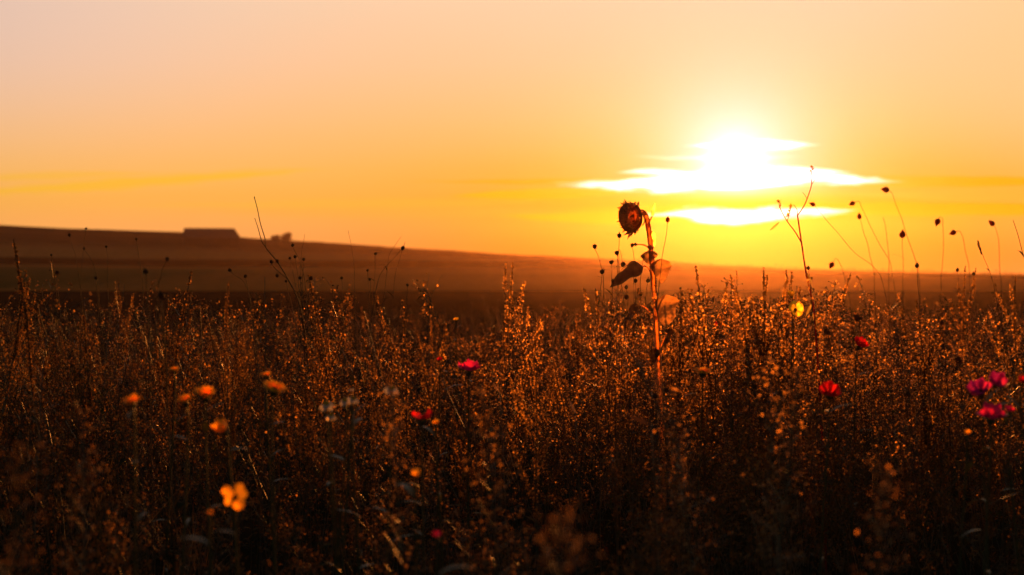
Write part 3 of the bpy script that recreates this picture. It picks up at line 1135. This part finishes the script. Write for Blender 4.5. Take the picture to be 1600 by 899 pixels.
    lf(None, [(1014, 366), (1019, 362)], ((1017, 364), (1021, 388)), 8, 'sun_bract', (0, -1, 0), .1)
    lf(None, [(1011, 342), (1004, 352)], ((1006, 350), (998, 350)), 5, 'sun_bract', (0, -1, .4), .3)


build_sunflower()

# ---- thin stalk beside the sunflower
stalk('budded_stalk', 'thin straight stalk with one small bud rising just right of the sunflower', 'stalk', [(1043, 346), (1041, 366), (1035, 402), (1030, 440)], 5.2, .0016, 'bud', 3.6, (.1, 0, 1))

# ---- round seed heads left of the sunflower
G = 'round seed heads beside the sunflower'
for (x, y), pts, hr, lab in (
        ((929, 388), [(935, 402), (941, 425), (944, 470)], 4.3, 'round seed head on a thin stalk, leftmost of those beside the sunflower'),
        ((968, 371), [(967, 384), (965, 410), (964, 470)], 4.2, 'round seed head on a thin stalk, highest of those left of the sunflower'),
        ((964, 398), [(966, 410), (966, 430), (968, 480)], 4.2, 'round seed head directly below the highest one left of the sunflower'),
        ((973, 416), [(971, 400), (967, 392), (970, 440), (976, 490)], 4.6, 'round seed head on a hooked stalk close left of the sunflower stem'),
        ((955, 412), [(956, 424), (956, 440), (955, 480)], 4.0, 'oval seed head level with the sunflower hanging leaves on its left'),
        ((940, 427), [(940, 440), (936, 470), (935, 500)], 4.4, 'seed head on a straight stalk just below the leftmost one by the sunflower'),
        ((988, 385), [(990, 398), (991, 420), (990, 470)], 3.4, 'tiny seed head on a stalk right under the sunflower head'),
        ((1006, 403), [(1004, 412), (1001, 440), (1000, 480)], 3.4, 'tiny seed head tucked between the sunflower stem and its curled leaf stub'),
        ((993, 441), [(993, 455), (992, 480)], 3.8, 'seed head below the big drooping sunflower leaf, nearer its middle'),
        ((1012, 441), [(1010, 455), (1006, 490)], 4.0, 'seed head touching the left edge of the sunflower stem under the leaves'),
        ((957, 441), [(957, 452), (958, 490)], 3.4, 'seed head at the pointed tip of the big drooping sunflower leaf'),
        ((979, 451), [(979, 460), (981, 500)], 3.6, 'seed head below the drooping sunflower leaf, upper of a close pair'),
        ((979, 467), [(979, 478), (976, 520)], 4.6, 'seed head below the drooping sunflower leaf, lower of a close pair'),
        ((1001, 462), [(1002, 474), (1004, 510)], 4.4, 'seed head left of the sunflower stem beside its broad low leaf')):
    stalk('seed_stalk', lab, 'seed stalk', [(x, y)] + pts, 5.05 + U1(-.15, .25), .0013, 'ball', hr, (U1(-.3, .3), 0, 1), G, leaves=2)

# ---- tall wild mustard against the sun
def build_mustard():
    d = 5.0
    path = stem_path([(1246, 336), (1252, 377), (1259, 424), (1266, 455), (1271, 480), (1276, 540)], d)
    base = np.array([path[0][0], path[0][1], 0])
    t = thing('wild_mustard', 'tall forked weed with small withered blossoms standing against the sun', 'weed', base)
    mb = MB()
    mb.tube(path - base, .0046, .0026, 6, 0)
    P = lambda *q: smooth_path([at(x, y, d) - base for x, y in q], 4)
    mb.tube(P((1252, 379), (1242, 362), (1230, 346), (1221, 330), (1217, 319)), .0022, .0012, 5, 0)
    mb.tube(P((1246, 337), (1255, 324), (1261, 311), (1268, 289), (1267, 276), (1269, 265)), .0022, .0012, 5, 0)
    mb.tube(P((1230, 346), (1233, 336), (1236, 325)), .0015, .001, 5, 0)
    mb.tube(P((1246, 337), (1245, 327), (1240, 320)), .0015, .001, 5, 0)
    mb.tube(P((1268, 289), (1272, 283), (1276, 279)), .0012, .0008, 5, 0)
    mb.tube(P((1261, 311), (1257, 304), (1254, 301)), .0009, .0006, 5, 0)
    for (p, q, w) in (((1259, 424), (1268, 444), 3), ((1268, 475), (1260, 500), 4), ((1270, 490), (1280, 515), 4)):
        dv = pd(p, q, d, U1(-.03, .03))
        mb.leaf(at(*p, d) - base, dv, np.linalg.norm(dv), w * PX * d, 1, up=(0, -1, .3), bend=.2, k=4)
    obj('stem', mb.mesh('mustard_stem', ['bud', 'leaf']), t)
    for (x, y, r) in ((1217, 317, 5.5), (1219, 323, 3.6), (1236, 324, 5), (1231, 338, 5.5), (1233, 331, 3.5), (1269, 263, 5), (1266, 268, 3)):
        mb = MB()
        rad = r * PX * d
        for k in range(11):
            e = rdir(-40, 85)
            mb.leaf(e * rad * .1, e, rad * U1(.7, 1.2), rad * .75, 0, bend=U1(-.2, .5), k=3)
        obj('blossom', mb.mesh('mustard_blossom', ['marigold']), t, at(x, y, d) - base)
    mb = MB()
    dv = pd((1203, 360), (1219, 346), d)
    mb.leaf((0, 0, 0), dv, np.linalg.norm(dv), 3.4 * PX * d, 0, up=(0, -1, 0), bend=.0, k=3, tip=.5)
    obj('seed_pod', mb.mesh('mustard_seed_pod', ['straw']), t, at(1203, 360, d) - base)


build_mustard()

# ---- nodding buds at the right
G = 'nodding buds against the sunset'
for pts, hr, hd, lab in (
        ([(1272, 320), (1288, 340), (1307, 362), (1336, 395), (1369, 423), (1386, 470)], 3.4, (-1, 0, .35), 'small bud on a long slanting stalk just right of the tall forked weed'),
        ([(1387, 297), (1394, 303), (1402, 325), (1413, 355), (1431, 410), (1440, 470)], 4.4, (-1, 0, .12), 'highest nodding bud, pointing left on a long arching stalk'),
        ([(1334, 317), (1342, 315), (1347, 325), (1358, 350), (1380, 391), (1393, 419), (1400, 470)], 4.2, (-1, 0, -.5), 'nodding bud pointing down left on an arching stalk, second highest'),
        ([(1343, 341), (1346, 349), (1351, 368), (1358, 392), (1364, 420), (1368, 480)], 4.0, (-.1, 0, 1), 'upright bud just below the second highest nodding one'),
        ([(1410, 370), (1410, 385), (1411, 420), (1411, 480)], 5.4, (.05, 0, 1), 'stout upright bud crossing the stalk of the highest nodding one'),
        ([(1466, 344), (1469, 339), (1473, 345), (1474, 362), (1472, 421), (1471, 480)], 4.6, (-.35, 0, -1), 'bud hanging straight down from a sharply hooked stalk'),
        ([(1492, 363), (1499, 361), (1504, 371), (1509, 392), (1514, 424), (1518, 480)], 4.8, (-1, 0, -.35), 'low nodding bud pointing left, second from the right edge'),
        ([(1552, 351), (1557, 360), (1560, 378), (1563, 424), (1564, 480)], 4.8, (-.8, 0, .7), 'dark bud nearest the right edge on a nearly upright stalk'),
        ([(1301, 412), (1306, 404), (1312, 412), (1322, 440), (1328, 480)], 4.0, (-.6, 0, -1), 'small hanging bud just above the horizon right of the forked weed')):
    stalk('budded_stalk', lab, 'stalk', pts, 3.7 if hr > 3.5 else 4.0, .0009, 'bud', hr * U1(.85, 1.08), hd, G, leaves=0)
stalk('seed_stalk', 'round dark seed head touching the forked weed stem at the horizon', 'seed stalk', [(1263, 421), (1266, 440), (1268, 480)], 5.0, .0012, 'ball', 3.6, (0, 0, 1))
stalk('dry_stalk', 'faint bare thin stalk between the nodding buds', 'stalk', [(1380, 340), (1385, 362), (1388, 400), (1390, 470)], 3.6, .0010)
stalk('grass_stalk', 'leaning grass stalk with a slim dark spikelet at the far right', 'grass stalk', [(1531, 388), (1537, 402), (1546, 425), (1560, 480)], 5.0, .0010, 'spikelet', 4.5, (-.35, 0, 1), mats='capsule')
stalk('dry_stalk', 'bare slanting stalk cut by the right edge of the picture', 'stalk', [(1583, 344), (1590, 366), (1599, 398), (1612, 460)], 4.6, .0016)
stalk('seed_stalk', 'pale rough seed head at the horizon below the highest nodding bud', 'seed stalk', [(1433, 418), (1434, 440), (1437, 500)], 4.6, .0014, 'ragged', 4, (0, 0, 1))
for x, y, lab in ((1521, 430, 'faint small seed head at the right horizon, right one of two'), (1496, 424, 'faint small seed head at the right horizon, left one of two')):
    stalk('seed_stalk', lab, 'seed stalk', [(x, y), (x + 2, y + 20), (x + 4, y + 60)], 6.0, .001, 'ragged', 3, (0, 0, 1))

# ---- ragged seed heads glowing at the rim
for x, y, hr, lab in ((1294, 521, 8, 'dark ragged seed head with a glowing rim, left of the two beneath the nodding buds'),
                      (1341, 500, 8.5, 'dark ragged seed head with a glowing rim, higher of the two beneath the nodding buds'),
                      (1498, 566, 8, 'dark ragged seed head low at the right beside a knobbly orange spike'),
                      (1471, 507, 5, 'small dark ragged seed head in the dim meadow at the right')):
    stalk('seed_stalk', lab, 'seed stalk', [(x, y), (x + 3, y + 20), (x + 6, y + 60)], 4.3, .0018, 'ragged', hr * .8, (-.3, -.3, .6))

# ---- bare forked stalks and seed heads at the left
def build_fork():
    d = 5.0
    path = stem_path([(397.5, 309), (402, 326), (407, 350), (414, 373), (416, 388), (433, 409), (450, 437), (466, 470), (476, 520)], d)
    base = np.array([path[0][0], path[0][1], 0])
    t = thing('dry_stalk', 'tall bare forked stalk sticking up above the hill right of the barn', 'stalk', base)
    mb = MB()
    mb.tube(path - base, .0030, .0012, 5, 0)
    mb.tube(smooth_path([at(x, y, d) - base for x, y in ((416, 388), (409, 377), (403, 356), (398, 341))], 4), .0018, .001, 5, 0)
    mb.tube(smooth_path([at(x, y, d) - base for x, y in ((450, 437), (430, 420), (424, 410))], 4), .0014, .001, 5, 0)
    mb.oct(at(397.5, 309, d) - base, (.002, .002, .006), 0)
    obj('stem', mb.mesh('forked_stem', ['dark_stem']), t)
    for x, y in ((424, 409), (433, 408), (433, 431)):
        obj('seed_head', head_ball(3.2 * PX * d).mesh('round_seed_head', SLOTS, False), t, at(x, y, d) - base)


build_fork()
for pts, r, hr, lab, dd in (
        ([(457, 385), (462, 395), (470, 412), (474, 430), (480, 480)], .0012, 3.6, 'round seed head above the brown field, top one of the cluster near the forked stalk', 4.9),
        ([(461, 403), (463, 415), (466, 440), (470, 480)], .0012, 3.4, 'seed head in the middle of the cluster by the bare forked stalk', 5.0),
        ([(453, 405), (456, 420), (462, 445), (470, 490)], .0012, 3.0, 'small seed head at the left of the cluster by the forked stalk', 5.1),
        ([(474, 407), (474, 420), (472, 445), (474, 490)], .0012, 3.2, 'seed head at the right of the cluster by the forked stalk', 5.0),
        ([(486, 437), (484, 450), (482, 470), (484, 510)], .0013, 4.6, 'fat seed head low at the right of the forked stalk cluster', 4.8),
        ([(469, 436), (470, 450), (474, 490)], .0012, 3.4, 'seed head low in the middle of the forked stalk cluster', 5.1),
        ([(447, 441), (450, 455), (458, 490)], .0012, 3.2, 'small seed head low at the left of the forked stalk cluster', 5.2),
        ([(586, 398), (586, 415), (585, 440), (584, 490)], .0010, 3.2, 'lone small seed head over the brown field left of the crossed stalks', 5.4),
        ([(574, 424), (575, 440), (577, 490)], .0010, 2.8, 'upper of two tiny seed heads left of the crossed stalks', 5.4),
        ([(578, 438), (579, 450), (581, 500)], .0010, 2.8, 'lower of two tiny seed heads left of the crossed stalks', 5.4),
        ([(534, 436), (535, 450), (537, 500)], .0010, 3.2, 'lone seed head in front of the lower brown field strip', 5.5),
        ([(359, 424), (366, 430), (380, 440), (392, 470), (398, 520)], .0012, 4.0, 'seed head on a bent stalk over the lower brown strip below the barn', 6.0),
        ([(383, 434), (386, 445), (392, 490)], .0012, 4.0, 'seed head just right of the bent stalk below the barn', 6.0),
        ([(261, 407), (256, 416), (250, 435), (246, 480)], .0012, 4.4, 'blurred dark seed head in front of the dark field line left of the barn', 3.6),
        ([(228, 427), (229, 440), (231, 490)], .0014, 5.6, 'larger blurred dark seed head over the green strip at the left', 3.4),
        ([(252, 466), (253, 480), (256, 530)], .0018, 8.5, 'big blurred dark seed head at the left below the barn', 3.2),
        ([(89, 428), (90, 445), (94, 500)], .0012, 4.4, 'ragged pale seed head over the green strip at the far left', 4.2),
        ([(109, 369), (113, 385), (120, 410), (128, 470)], .0010, 3.8, 'seed head above the upper hill field at the far left', 4.4),
        ([(134, 359), (132, 375), (128, 410), (126, 480)], .0009, 2.8, 'faint high seed head touching the hill crest at the left', 4.0),
        ([(131, 390), (140, 402), (148, 420), (156, 480)], .0010, 3.0, 'small seed head on a bent stalk over the far left fields', 4.4),
        ([(150, 436), (151, 450), (154, 500)], .0011, 3.6, 'small round seed head at the left edge of the green strip', 4.4),
        ([(166, 387), (168, 410), (170, 480)], .0010, 2.8, 'faint seed head left of the barn over the upper field', 4.6),
        ([(80, 400), (84, 420), (90, 480)], .0010, 2.6, 'tiny seed head beside the dark field line at the far left', 4.6),
        ([(213, 375), (216, 396), (220, 420), (224, 480)], .0012, 3.0, 'slim seed head under the barn roof height, left of the barn', 4.6),
        ([(637, 447), (636, 460), (633, 500)], .0010, 3.2, 'seed head below the crossed stalks over the dark field', 5.4)):
    stalk('seed_stalk', lab, 'seed stalk', pts, dd, r, 'ragged' if 'ragged' in lab else 'ball', hr * .82, (U1(-.4, .4), 0, 1), 'seed heads before the left fields', leaves=2)
stalk('dry_stalk', 'slanting bare stalk, lower right one of two crossed stalks', 'seed stalk', [(633, 378), (629, 388), (617, 402), (604, 416), (590, 440), (582, 490)], 5.2, .0012)
stalk('dry_stalk', 'bare slanting stalk, upper left one of two crossed stalks', 'stalk', [(627, 370), (621, 378), (613, 390), (606, 410), (600, 470)], 5.3, .0009)
stalk('seed_stalk', 'round seed head perched on the slanting crossed stalks', 'seed stalk', [(629, 390), (626, 400), (618, 430), (612, 490)], 5.15, .0009, 'ball', 3.8, (.3, 0, 1))
stalk('grass_stalk', 'thin wispy grass stalk over the brown hill at the middle left', 'grass stalk', [(544, 360), (547, 375), (551, 395), (553, 420), (556, 490)], 5.2, .0009)
stalk('grass_stalk', 'short wispy grass tip over the hill crest beside the hill bushes', 'grass stalk', [(476, 366), (474, 380), (470, 410), (468, 480)], 5.4, .0009)

# ---- dock spikes that stand out
def place_tip(name, label, cat, group, mb, table, x, y, d, mesh_name, rough=None):
    tip = mb.tip
    P = at(x, y, d)
    h = P[2] / tip[2]
    o = thing(name, label, cat, (P[0] - tip[0] * h, d - tip[1] * h, 0), group)
    for pn, me in split_parts(mb, table, mesh_name):
        obj(pn, me, o)
    o.scale = (h, h, h)
    return o


for x, y, d, k, lab in (
        (1087, 415, 5.0, 4, 'tall dock with a slender rim-lit spike, first right of the sunflower'),
        (1107, 452, 5.0, 3, 'shorter dock spike leaning against the first one right of the sunflower'),
        (1157, 470, 5.1, 4, 'small dock spike midway between the sunflower and the forked weed'),
        (1151, 446, 6.4, 3, 'hazy thin dock spike behind the small one under the sun'),
        (1193, 418, 5.0, 5, 'tall dock with twin crowded spikes directly left of the forked weed'),
        (1199, 430, 5.1, 5, 'bent reddish dock spike crossing the twin spikes under the sun'),
        (1216, 466, 4.9, 4, 'short reddish dock at the right of the twin spikes under the sun'),
        (1432, 470, 4.6, 4, 'reddish dock below the pale rough seed head at the right'),
        (1453, 500, 4.6, 4, 'dark reddish dock in the right part of the meadow'),
        (1515, 535, 4.2, 1, 'single knobbly orange spike low at the right'),
        (930, 450, 5.2, 3, 'dock spike glowing just left of the sunflower low leaves'),
        (797, 452, 5.6, 4, 'glowing red-brown dock in the middle over the dark field'),
        (299, 424, 4.6, 4, 'dark dock spike standing right below the barn'),
        (131, 494, 4.4, 2, 'slim rim-lit dock spike at the left edge third'),
        (326, 508, 4.4, 2, 'slim rim-lit dock spike right of the dark one below the barn'),
        (41, 420, 4.3, 4, 'dark dock at the far left before the green strip'),
        (21, 374, 4.2, 1, 'tall slim blurred spike at the left edge reaching above the fields'),
        (629, 470, 5.0, 3, 'curling dock spike below the crossed stalks'),
        (262, 470, 4.8, 3, 'thin dock beside the big blurred seed head at the left'),
        (838, 572, 3.9, 3, 'low rim-lit dock right of the pink poppy'),
        (482, 430, 5.2, 4, 'knobbly dock beneath the forked stalk cluster'),
        (1330, 425, 5.6, 4, 'hazy rim-lit dock under the nodding buds')):
    mb = tmpl_dock(k + 2 if k > 1 else k)
    place_tip('dock_plant', lab, 'dock plant', 'dock spikes one can point at', mb, [('stem', [S_, L_]), ('flower_spike', [C_])], x, y, d, 'dock')

# ---- soft plumes out of focus close to the camera
for x, y, d, lab in (
        (1250, 568, 2.7, 'blurred glowing plume right of the middle, left of the red poppy'),
        (1202, 566, 2.9, 'smaller blurred glowing plume beside the larger one near the red poppy'),
        (612, 618, 2.6, 'blurred orange plume rising right under a drooping white daisy'),
        (752, 606, 2.5, 'blurred orange plume below the pink poppy'),
        (880, 800, 1.45, 'large very blurred brown plume at the bottom middle'),
        (40, 700, 1.8, 'dim blurred plume at the lower left corner'),
        (128, 640, 2.4, 'dim blurred plume left of the orange flowers'),
        (1045, 612, 2.8, 'blurred orange plume at the foot of the sunflower'),
        (1385, 730, 2.0, 'dim pale blurred plume at the lower right')):
    mb = tmpl_plume(130)
    place_tip('plumed_weed', lab, 'weed', 'blurred plumes close to the camera', mb, [('stem', [S_, L_]), ('flower_plume', [C_, W_])], x, y, d, 'plume')

# ---- flowers
def petal(L, w, cup, ruffle, mat):
    mb = MB()
    nt, ns = 6, 7
    V = []
    ph = U1(0, 6)
    for i in range(nt):
        t = i / (nt - 1)
        prof = .12 + .88 * math.sin(min(1, t * 1.15) * math.pi * .5) * (1 if t < .8 else 1 - (t - .8) * 1.2)
        for j in range(ns):
            s = j / (ns - 1) * 2 - 1
            rr = L * t * (1 - .16 * s * s * t) + L * .03 * math.sin(5 * s + ph) * t
            V.append((rr * math.cos(cup * t), s * w * .5 * prof, L * t * math.sin(cup * t) + ruffle * L * math.sin(6 * s + ph) * t * t + .22 * w * s * s * t))
    Fc = []
    for i in range(nt - 1):
        for j in range(ns - 1):
            a = i * ns + j
            Fc += [(a, a + 1, a + 1 + ns), (a, a + 1 + ns, a + ns)]
    mb.add(V, Fc)
    return mb.mesh('petal', [mat])


def flower(name, label, x, y, d, size, kind, axis, mat, core='marigold_core', group=None, elev=20, np_=18, cat='flower', wf=1.0):
    """size: petal spread in photo pixels; axis: where the flower looks"""
    P = at(x, y, d)
    R_ = size * PX * d / 2
    axis = norm(axis)
    foot = np.array([P[0] + U1(-.05, .05), d + U1(0, .08), 0])
    t = thing(name, label, cat, foot, group)
    c = P - foot
    mb = MB()
    neck = c - axis * R_ * .45
    path = smooth_path([(0, 0, -.02), (c[0] * .4, c[1] * .4, c[2] * .45), neck * np.array([1, 1, .92]) - axis * [.01, .01, 0], neck], 5)
    mb.tube(path, .0028, .0017, 6, 0)
    for i in range(4):
        mb.leaf(along(path, U1(.25, .8)), rdir(15, 55), U1(.04, .08), U1(.006, .014), 0, bend=U1(.2, .7), k=4)
    obj('stem', mb.mesh(name + '_stem', ['green']), t)
    a3, s1, s2 = frame(axis)
    mb = MB()
    k = {'ray': .30, 'daisy': .36, 'poppy': .22}[kind]
    mb.lathe([(-R_ * .5, R_ * .09), (-R_ * .42, R_ * k * .8), (-R_ * .2, R_ * k), (-R_ * .04, R_ * k * .95)], (0, 0, 1), (0, 0, 0), 12, 1, .04)
    h = .18 if kind == 'ray' else (.32 if kind == 'daisy' else .14)
    mb.lathe([(-R_ * .03, R_ * k * .95), (R_ * h * .6, R_ * k * .8), (R_ * h, R_ * k * .4), (R_ * h * 1.05, .0002)], (0, 0, 1), (0, 0, 0), 12, 0, .05)
    for i in range(40):
        a, q = i * 2.4, math.sqrt((i + .5) / 40)
        mb.oct((math.cos(a) * R_ * k * .9 * q, math.sin(a) * R_ * k * .9 * q, R_ * h * (1 - .7 * q * q)), R_ * .045, 0)
    head = obj('flower_head', mb.mesh(name + '_head', [core, 'green'], False), t, c)
    head.rotation_euler = zrot(axis)
    if kind in ('ray', 'daisy'):
        mb = MB()
        for row in range(2 if kind == 'ray' else 1):
            for i in range(np_):
                a = (i + .5 * row) / np_ * 6.283 + U1(-.07, .07)
                e = R(elev + row * 14 + U1(-9, 9))
                o = np.array([math.cos(a), math.sin(a), 0])
                dr = o * math.cos(e) + np.array([0, 0, math.sin(e)])
                L = R_ * U1(.62, .82) * (1 - .18 * row)
                mb.leaf(o * R_ * .30, dr, L, L * U1(.30, .42), 0, up=(0, 0, 1), bend=U1(.0, .25), k=4, tip=.45, fold=.25)
        obj('petal_ring', mb.mesh(name + '_petal_ring', [mat]), head)
    else:
        for i in range(np_):
            q = obj('petal', petal(R_ * U1(.9, 1.1), R_ * U1(1.0, 1.35) * (5 / np_) ** .4 * wf, R(elev + U1(-14, 14)), .05, mat), head, (0, 0, R_ * .02))
            q.rotation_euler = (U1(-.12, .12), U1(-.2, .2), i / np_ * 6.283 + U1(-.15, .15))
    return t


O = 'orange flowers at the left'
flower('orange_flower', 'orange daisy-like flower with upright spread rays, largest in the row at the left', 321, 619, 2.8, 42, 'ray', (.1, -.5, .9), 'marigold', group=O, elev=52, np_=14)
flower('orange_flower', 'orange flower seen side-on touching the left side of the spread one', 289, 628, 2.75, 33, 'ray', (-.25, -.3, 1), 'marigold', group=O, elev=46, np_=16)
flower('orange_flower', 'orange daisy-like flower on a thick pale stem, right end of the left row', 428, 609, 2.9, 44, 'ray', (.25, -.35, 1), 'marigold', group=O, elev=36, np_=17)
flower('orange_flower', 'small orange flower just above the right end of the left row', 416, 588, 3.4, 23, 'ray', (0, -.3, 1), 'marigold', group=O, elev=35, np_=14)
flower('orange_flower', 'small dim orange flower above the spread one at the left', 272, 579, 3.4, 20, 'ray', (0, -.3, 1), 'marigold', group=O, elev=35, np_=14)
flower('orange_flower', 'blurred orange flower farthest to the left', 207, 629, 2.4, 33, 'ray', (-.1, -.45, 1), 'marigold', group=O, elev=38, np_=16)
flower('orange_flower', 'tilted half closed orange flower below the row at the left', 350, 673, 2.6, 36, 'poppy', (-.5, -.4, .8), 'marigold', group=O, elev=58, np_=6)
flower('orange_flower', 'bright blurred orange flower with dark centre facing us near the bottom', 368, 777, 2.15, 44, 'poppy', (.15, -.9, .45), 'marigold', 'husk', group=O, elev=18, np_=5, wf=.66)
flower('orange_flower', 'dim small orange bloom just below the bright blurred one', 328, 803, 2.0, 14, 'ray', (0, -.5, .8), 'marigold', group=O, elev=40, np_=10)
flower('orange_flower', 'tiny bright orange blossom alone in the dark middle bottom', 650, 743, 2.3, 17, 'poppy', (.1, -.5, .8), 'marigold', elev=50, np_=5)
flower('orange_flower', 'tiny orange blossom beneath the red poppy', 681, 662, 3.0, 12, 'poppy', (0, -.3, 1), 'marigold', elev=55, np_=5)
flower('orange_flower', 'tiny bright blossom above the pink poppy before the dark field', 713, 501, 6.6, 10, 'poppy', (0, -.4, 1), 'yellow', elev=40, np_=5)
flower('orange_flower', 'small orange blossom at the lower right under the magenta poppies', 1511, 678, 2.9, 12, 'poppy', (0, -.4, 1), 'marigold', elev=45, np_=5)
flower('orange_flower', 'wide orange flower with flat rays low right of the sunflower', 1098, 582, 3.9, 32, 'ray', (.05, -.2, 1), 'marigold', elev=22, np_=18)
flower('yellow_flower', 'yellow translucent blossom left of the forked weed stem', 1243, 484, 4.5, 25, 'poppy', (.1, -.8, .5), 'yellow', 'marigold_core', elev=18, np_=4)
flower('yellow_flower', 'yellow folded blossom just above the open yellow one', 1237, 463, 4.8, 15, 'poppy', (-.2, -.3, .9), 'yellow', 'marigold_core', elev=55, np_=4)
Rg = 'red and pink poppies'
flower('poppy', 'pink poppy with ruffled petals in the middle of the meadow', 733, 579, 3.9, 40, 'poppy', (.1, -.25, 1), 'pink', 'husk', Rg, 22, 6, 'poppy')
flower('poppy', 'dim red poppy seen side-on below the pink one', 660, 655, 3.0, 40, 'poppy', (.05, -.1, 1), 'red', 'husk', Rg, 12, 5, 'poppy')
flower('poppy', 'red poppy with pointed petals low at the right of the middle', 1297, 617, 3.3, 40, 'poppy', (.0, -.5, .9), 'red', 'husk', Rg, 26, 7, 'poppy')
flower('poppy', 'red poppy under the ragged glowing seed heads', 1342, 541, 4.2, 28, 'poppy', (.3, -.45, .8), 'red', 'husk', Rg, 40, 5, 'poppy')
flower('poppy', 'tall magenta poppy, upper right of the magenta pair', 1556, 600, 3.0, 35, 'poppy', (.2, -.6, .8), 'magenta', 'husk', Rg, 45, 5, 'poppy')
flower('poppy', 'wide magenta poppy touching the left of the taller magenta one', 1532, 613, 3.1, 46, 'poppy', (-.35, -.5, .8), 'magenta', 'husk', Rg, 24, 6, 'poppy')
flower('poppy', 'pink poppy below the magenta pair near the right edge', 1549, 653, 2.9, 50, 'poppy', (.05, -.2, 1), 'pink', 'husk', Rg, 18, 6, 'poppy')
flower('poppy', 'small pink poppy just right of the low pink one', 1577, 643, 3.1, 18, 'poppy', (.1, -.3, 1), 'pink', 'husk', Rg, 35, 5, 'poppy')
flower('poppy', 'red poppy cut by the right edge of the picture', 1598, 598, 3.3, 22, 'poppy', (.1, -.4, .9), 'red', 'husk', Rg, 35, 5, 'poppy')
flower('poppy', 'small far red poppy between the dock spikes under the sun', 1121, 511, 5.4, 15, 'poppy', (.1, -.6, .7), 'red', 'husk', Rg, 35, 5, 'poppy')
flower('poppy', 'tiny orange red poppy left above the pink one', 687, 563, 4.2, 10, 'poppy', (0, -.5, .8), 'red', 'husk', Rg, 40, 5, 'poppy')
flower('poppy', 'dim pink poppy low in the dark at the bottom middle', 682, 838, 1.95, 15, 'poppy', (0, -.3, 1), 'pink', 'husk', Rg, 30, 5, 'poppy')
Wd = 'white daisies left of the middle'
for x, y, s, ax, el, lab in ((612, 607, 24, (.1, -.45, 1), -34, 'drooping white daisy, rightmost and highest of the white ones'),
                             (510, 631, 24, (-.1, -.45, 1), -34, 'drooping white daisy, leftmost of the white ones'),
                             (517, 649, 19, (.05, -.4, 1), -48, 'folded white daisy directly below the leftmost white one'),
                             (539, 626, 20, (-.15, -.5, 1), -28, 'white daisy at the left of a touching pair'),
                             (552, 623, 18, (.3, -.5, 1), -30, 'white daisy at the right of a touching pair'),
                             (549, 611, 9, (0, -.2, 1), 40, 'tiny pale daisy bud just above the touching pair')):
    flower('white_daisy', lab, x, y, 2.9, s * 1.3, 'daisy', ax, 'white', 'daisy_core', Wd, el, 13, 'daisy')
# ---- loose straw blades catching the light
for x0, y0, x1, y1, w, d, mat, lab in ((888, 622, 899, 646, 4, 3.6, 'straw', 'pale straw blade leaning in the middle of the meadow'),
                                       (978, 648, 1018, 664, 7, 3.0, 'sun_dark', 'dull dry leaf lying nearly level left of the sunflower foot'),
                                       (1165, 795, 1215, 835, 4, 2.2, 'stem', 'dim long dry blade low in the dark right of the middle'),
                                       (770, 598, 781, 614, 3, 3.8, 'straw', 'thin pale blade just below right of the pink poppy')):
    P0, P1 = at(x0, y0, d), at(x1, y1, d)
    foot = np.array([P1[0] + .04, d, 0])
    o = thing('straw_stalk', lab, 'grass blade', foot)
    mb = MB()
    mb.leaf(P1 - foot, P0 - P1, np.linalg.norm(P0 - P1), w * PX * d, 0, up=(0, -1, .3), bend=.05, k=4, tip=.5)
    obj('blade', mb.mesh('dry_blade', [mat]), o)
    mb = MB()
    mb.tube(smooth_path([(0, 0, -.02), ((P1 - foot)[0] * .5, 0, (P1 - foot)[2] * .5), P1 - foot], 4), .0018, .0014, 5)
    obj('stem', mb.mesh('dry_blade_stem', ['stem']), o)

# ------------------------------------------------------------------ haze
def build_haze():
    b = MB()
    box(b, -430, 430, -45, 510, -16, 19.5)
    m, t = new_mat('haze')
    p = t.nodes.new('ShaderNodeVolumePrincipled')
    p.inputs['Color'].default_value = (1, .61, .40, 1)
    p.inputs['Density'].default_value = HAZE_D
    p.inputs['Anisotropy'].default_value = .90
    o = t.nodes.new('ShaderNodeOutputMaterial')
    t.links.new(p.outputs[0], o.inputs['Volume'])
    h = obj('haze', b.mesh('haze', [m], False))
    h['kind'] = 'stuff'


HAZE_D = 0.000185
build_haze()
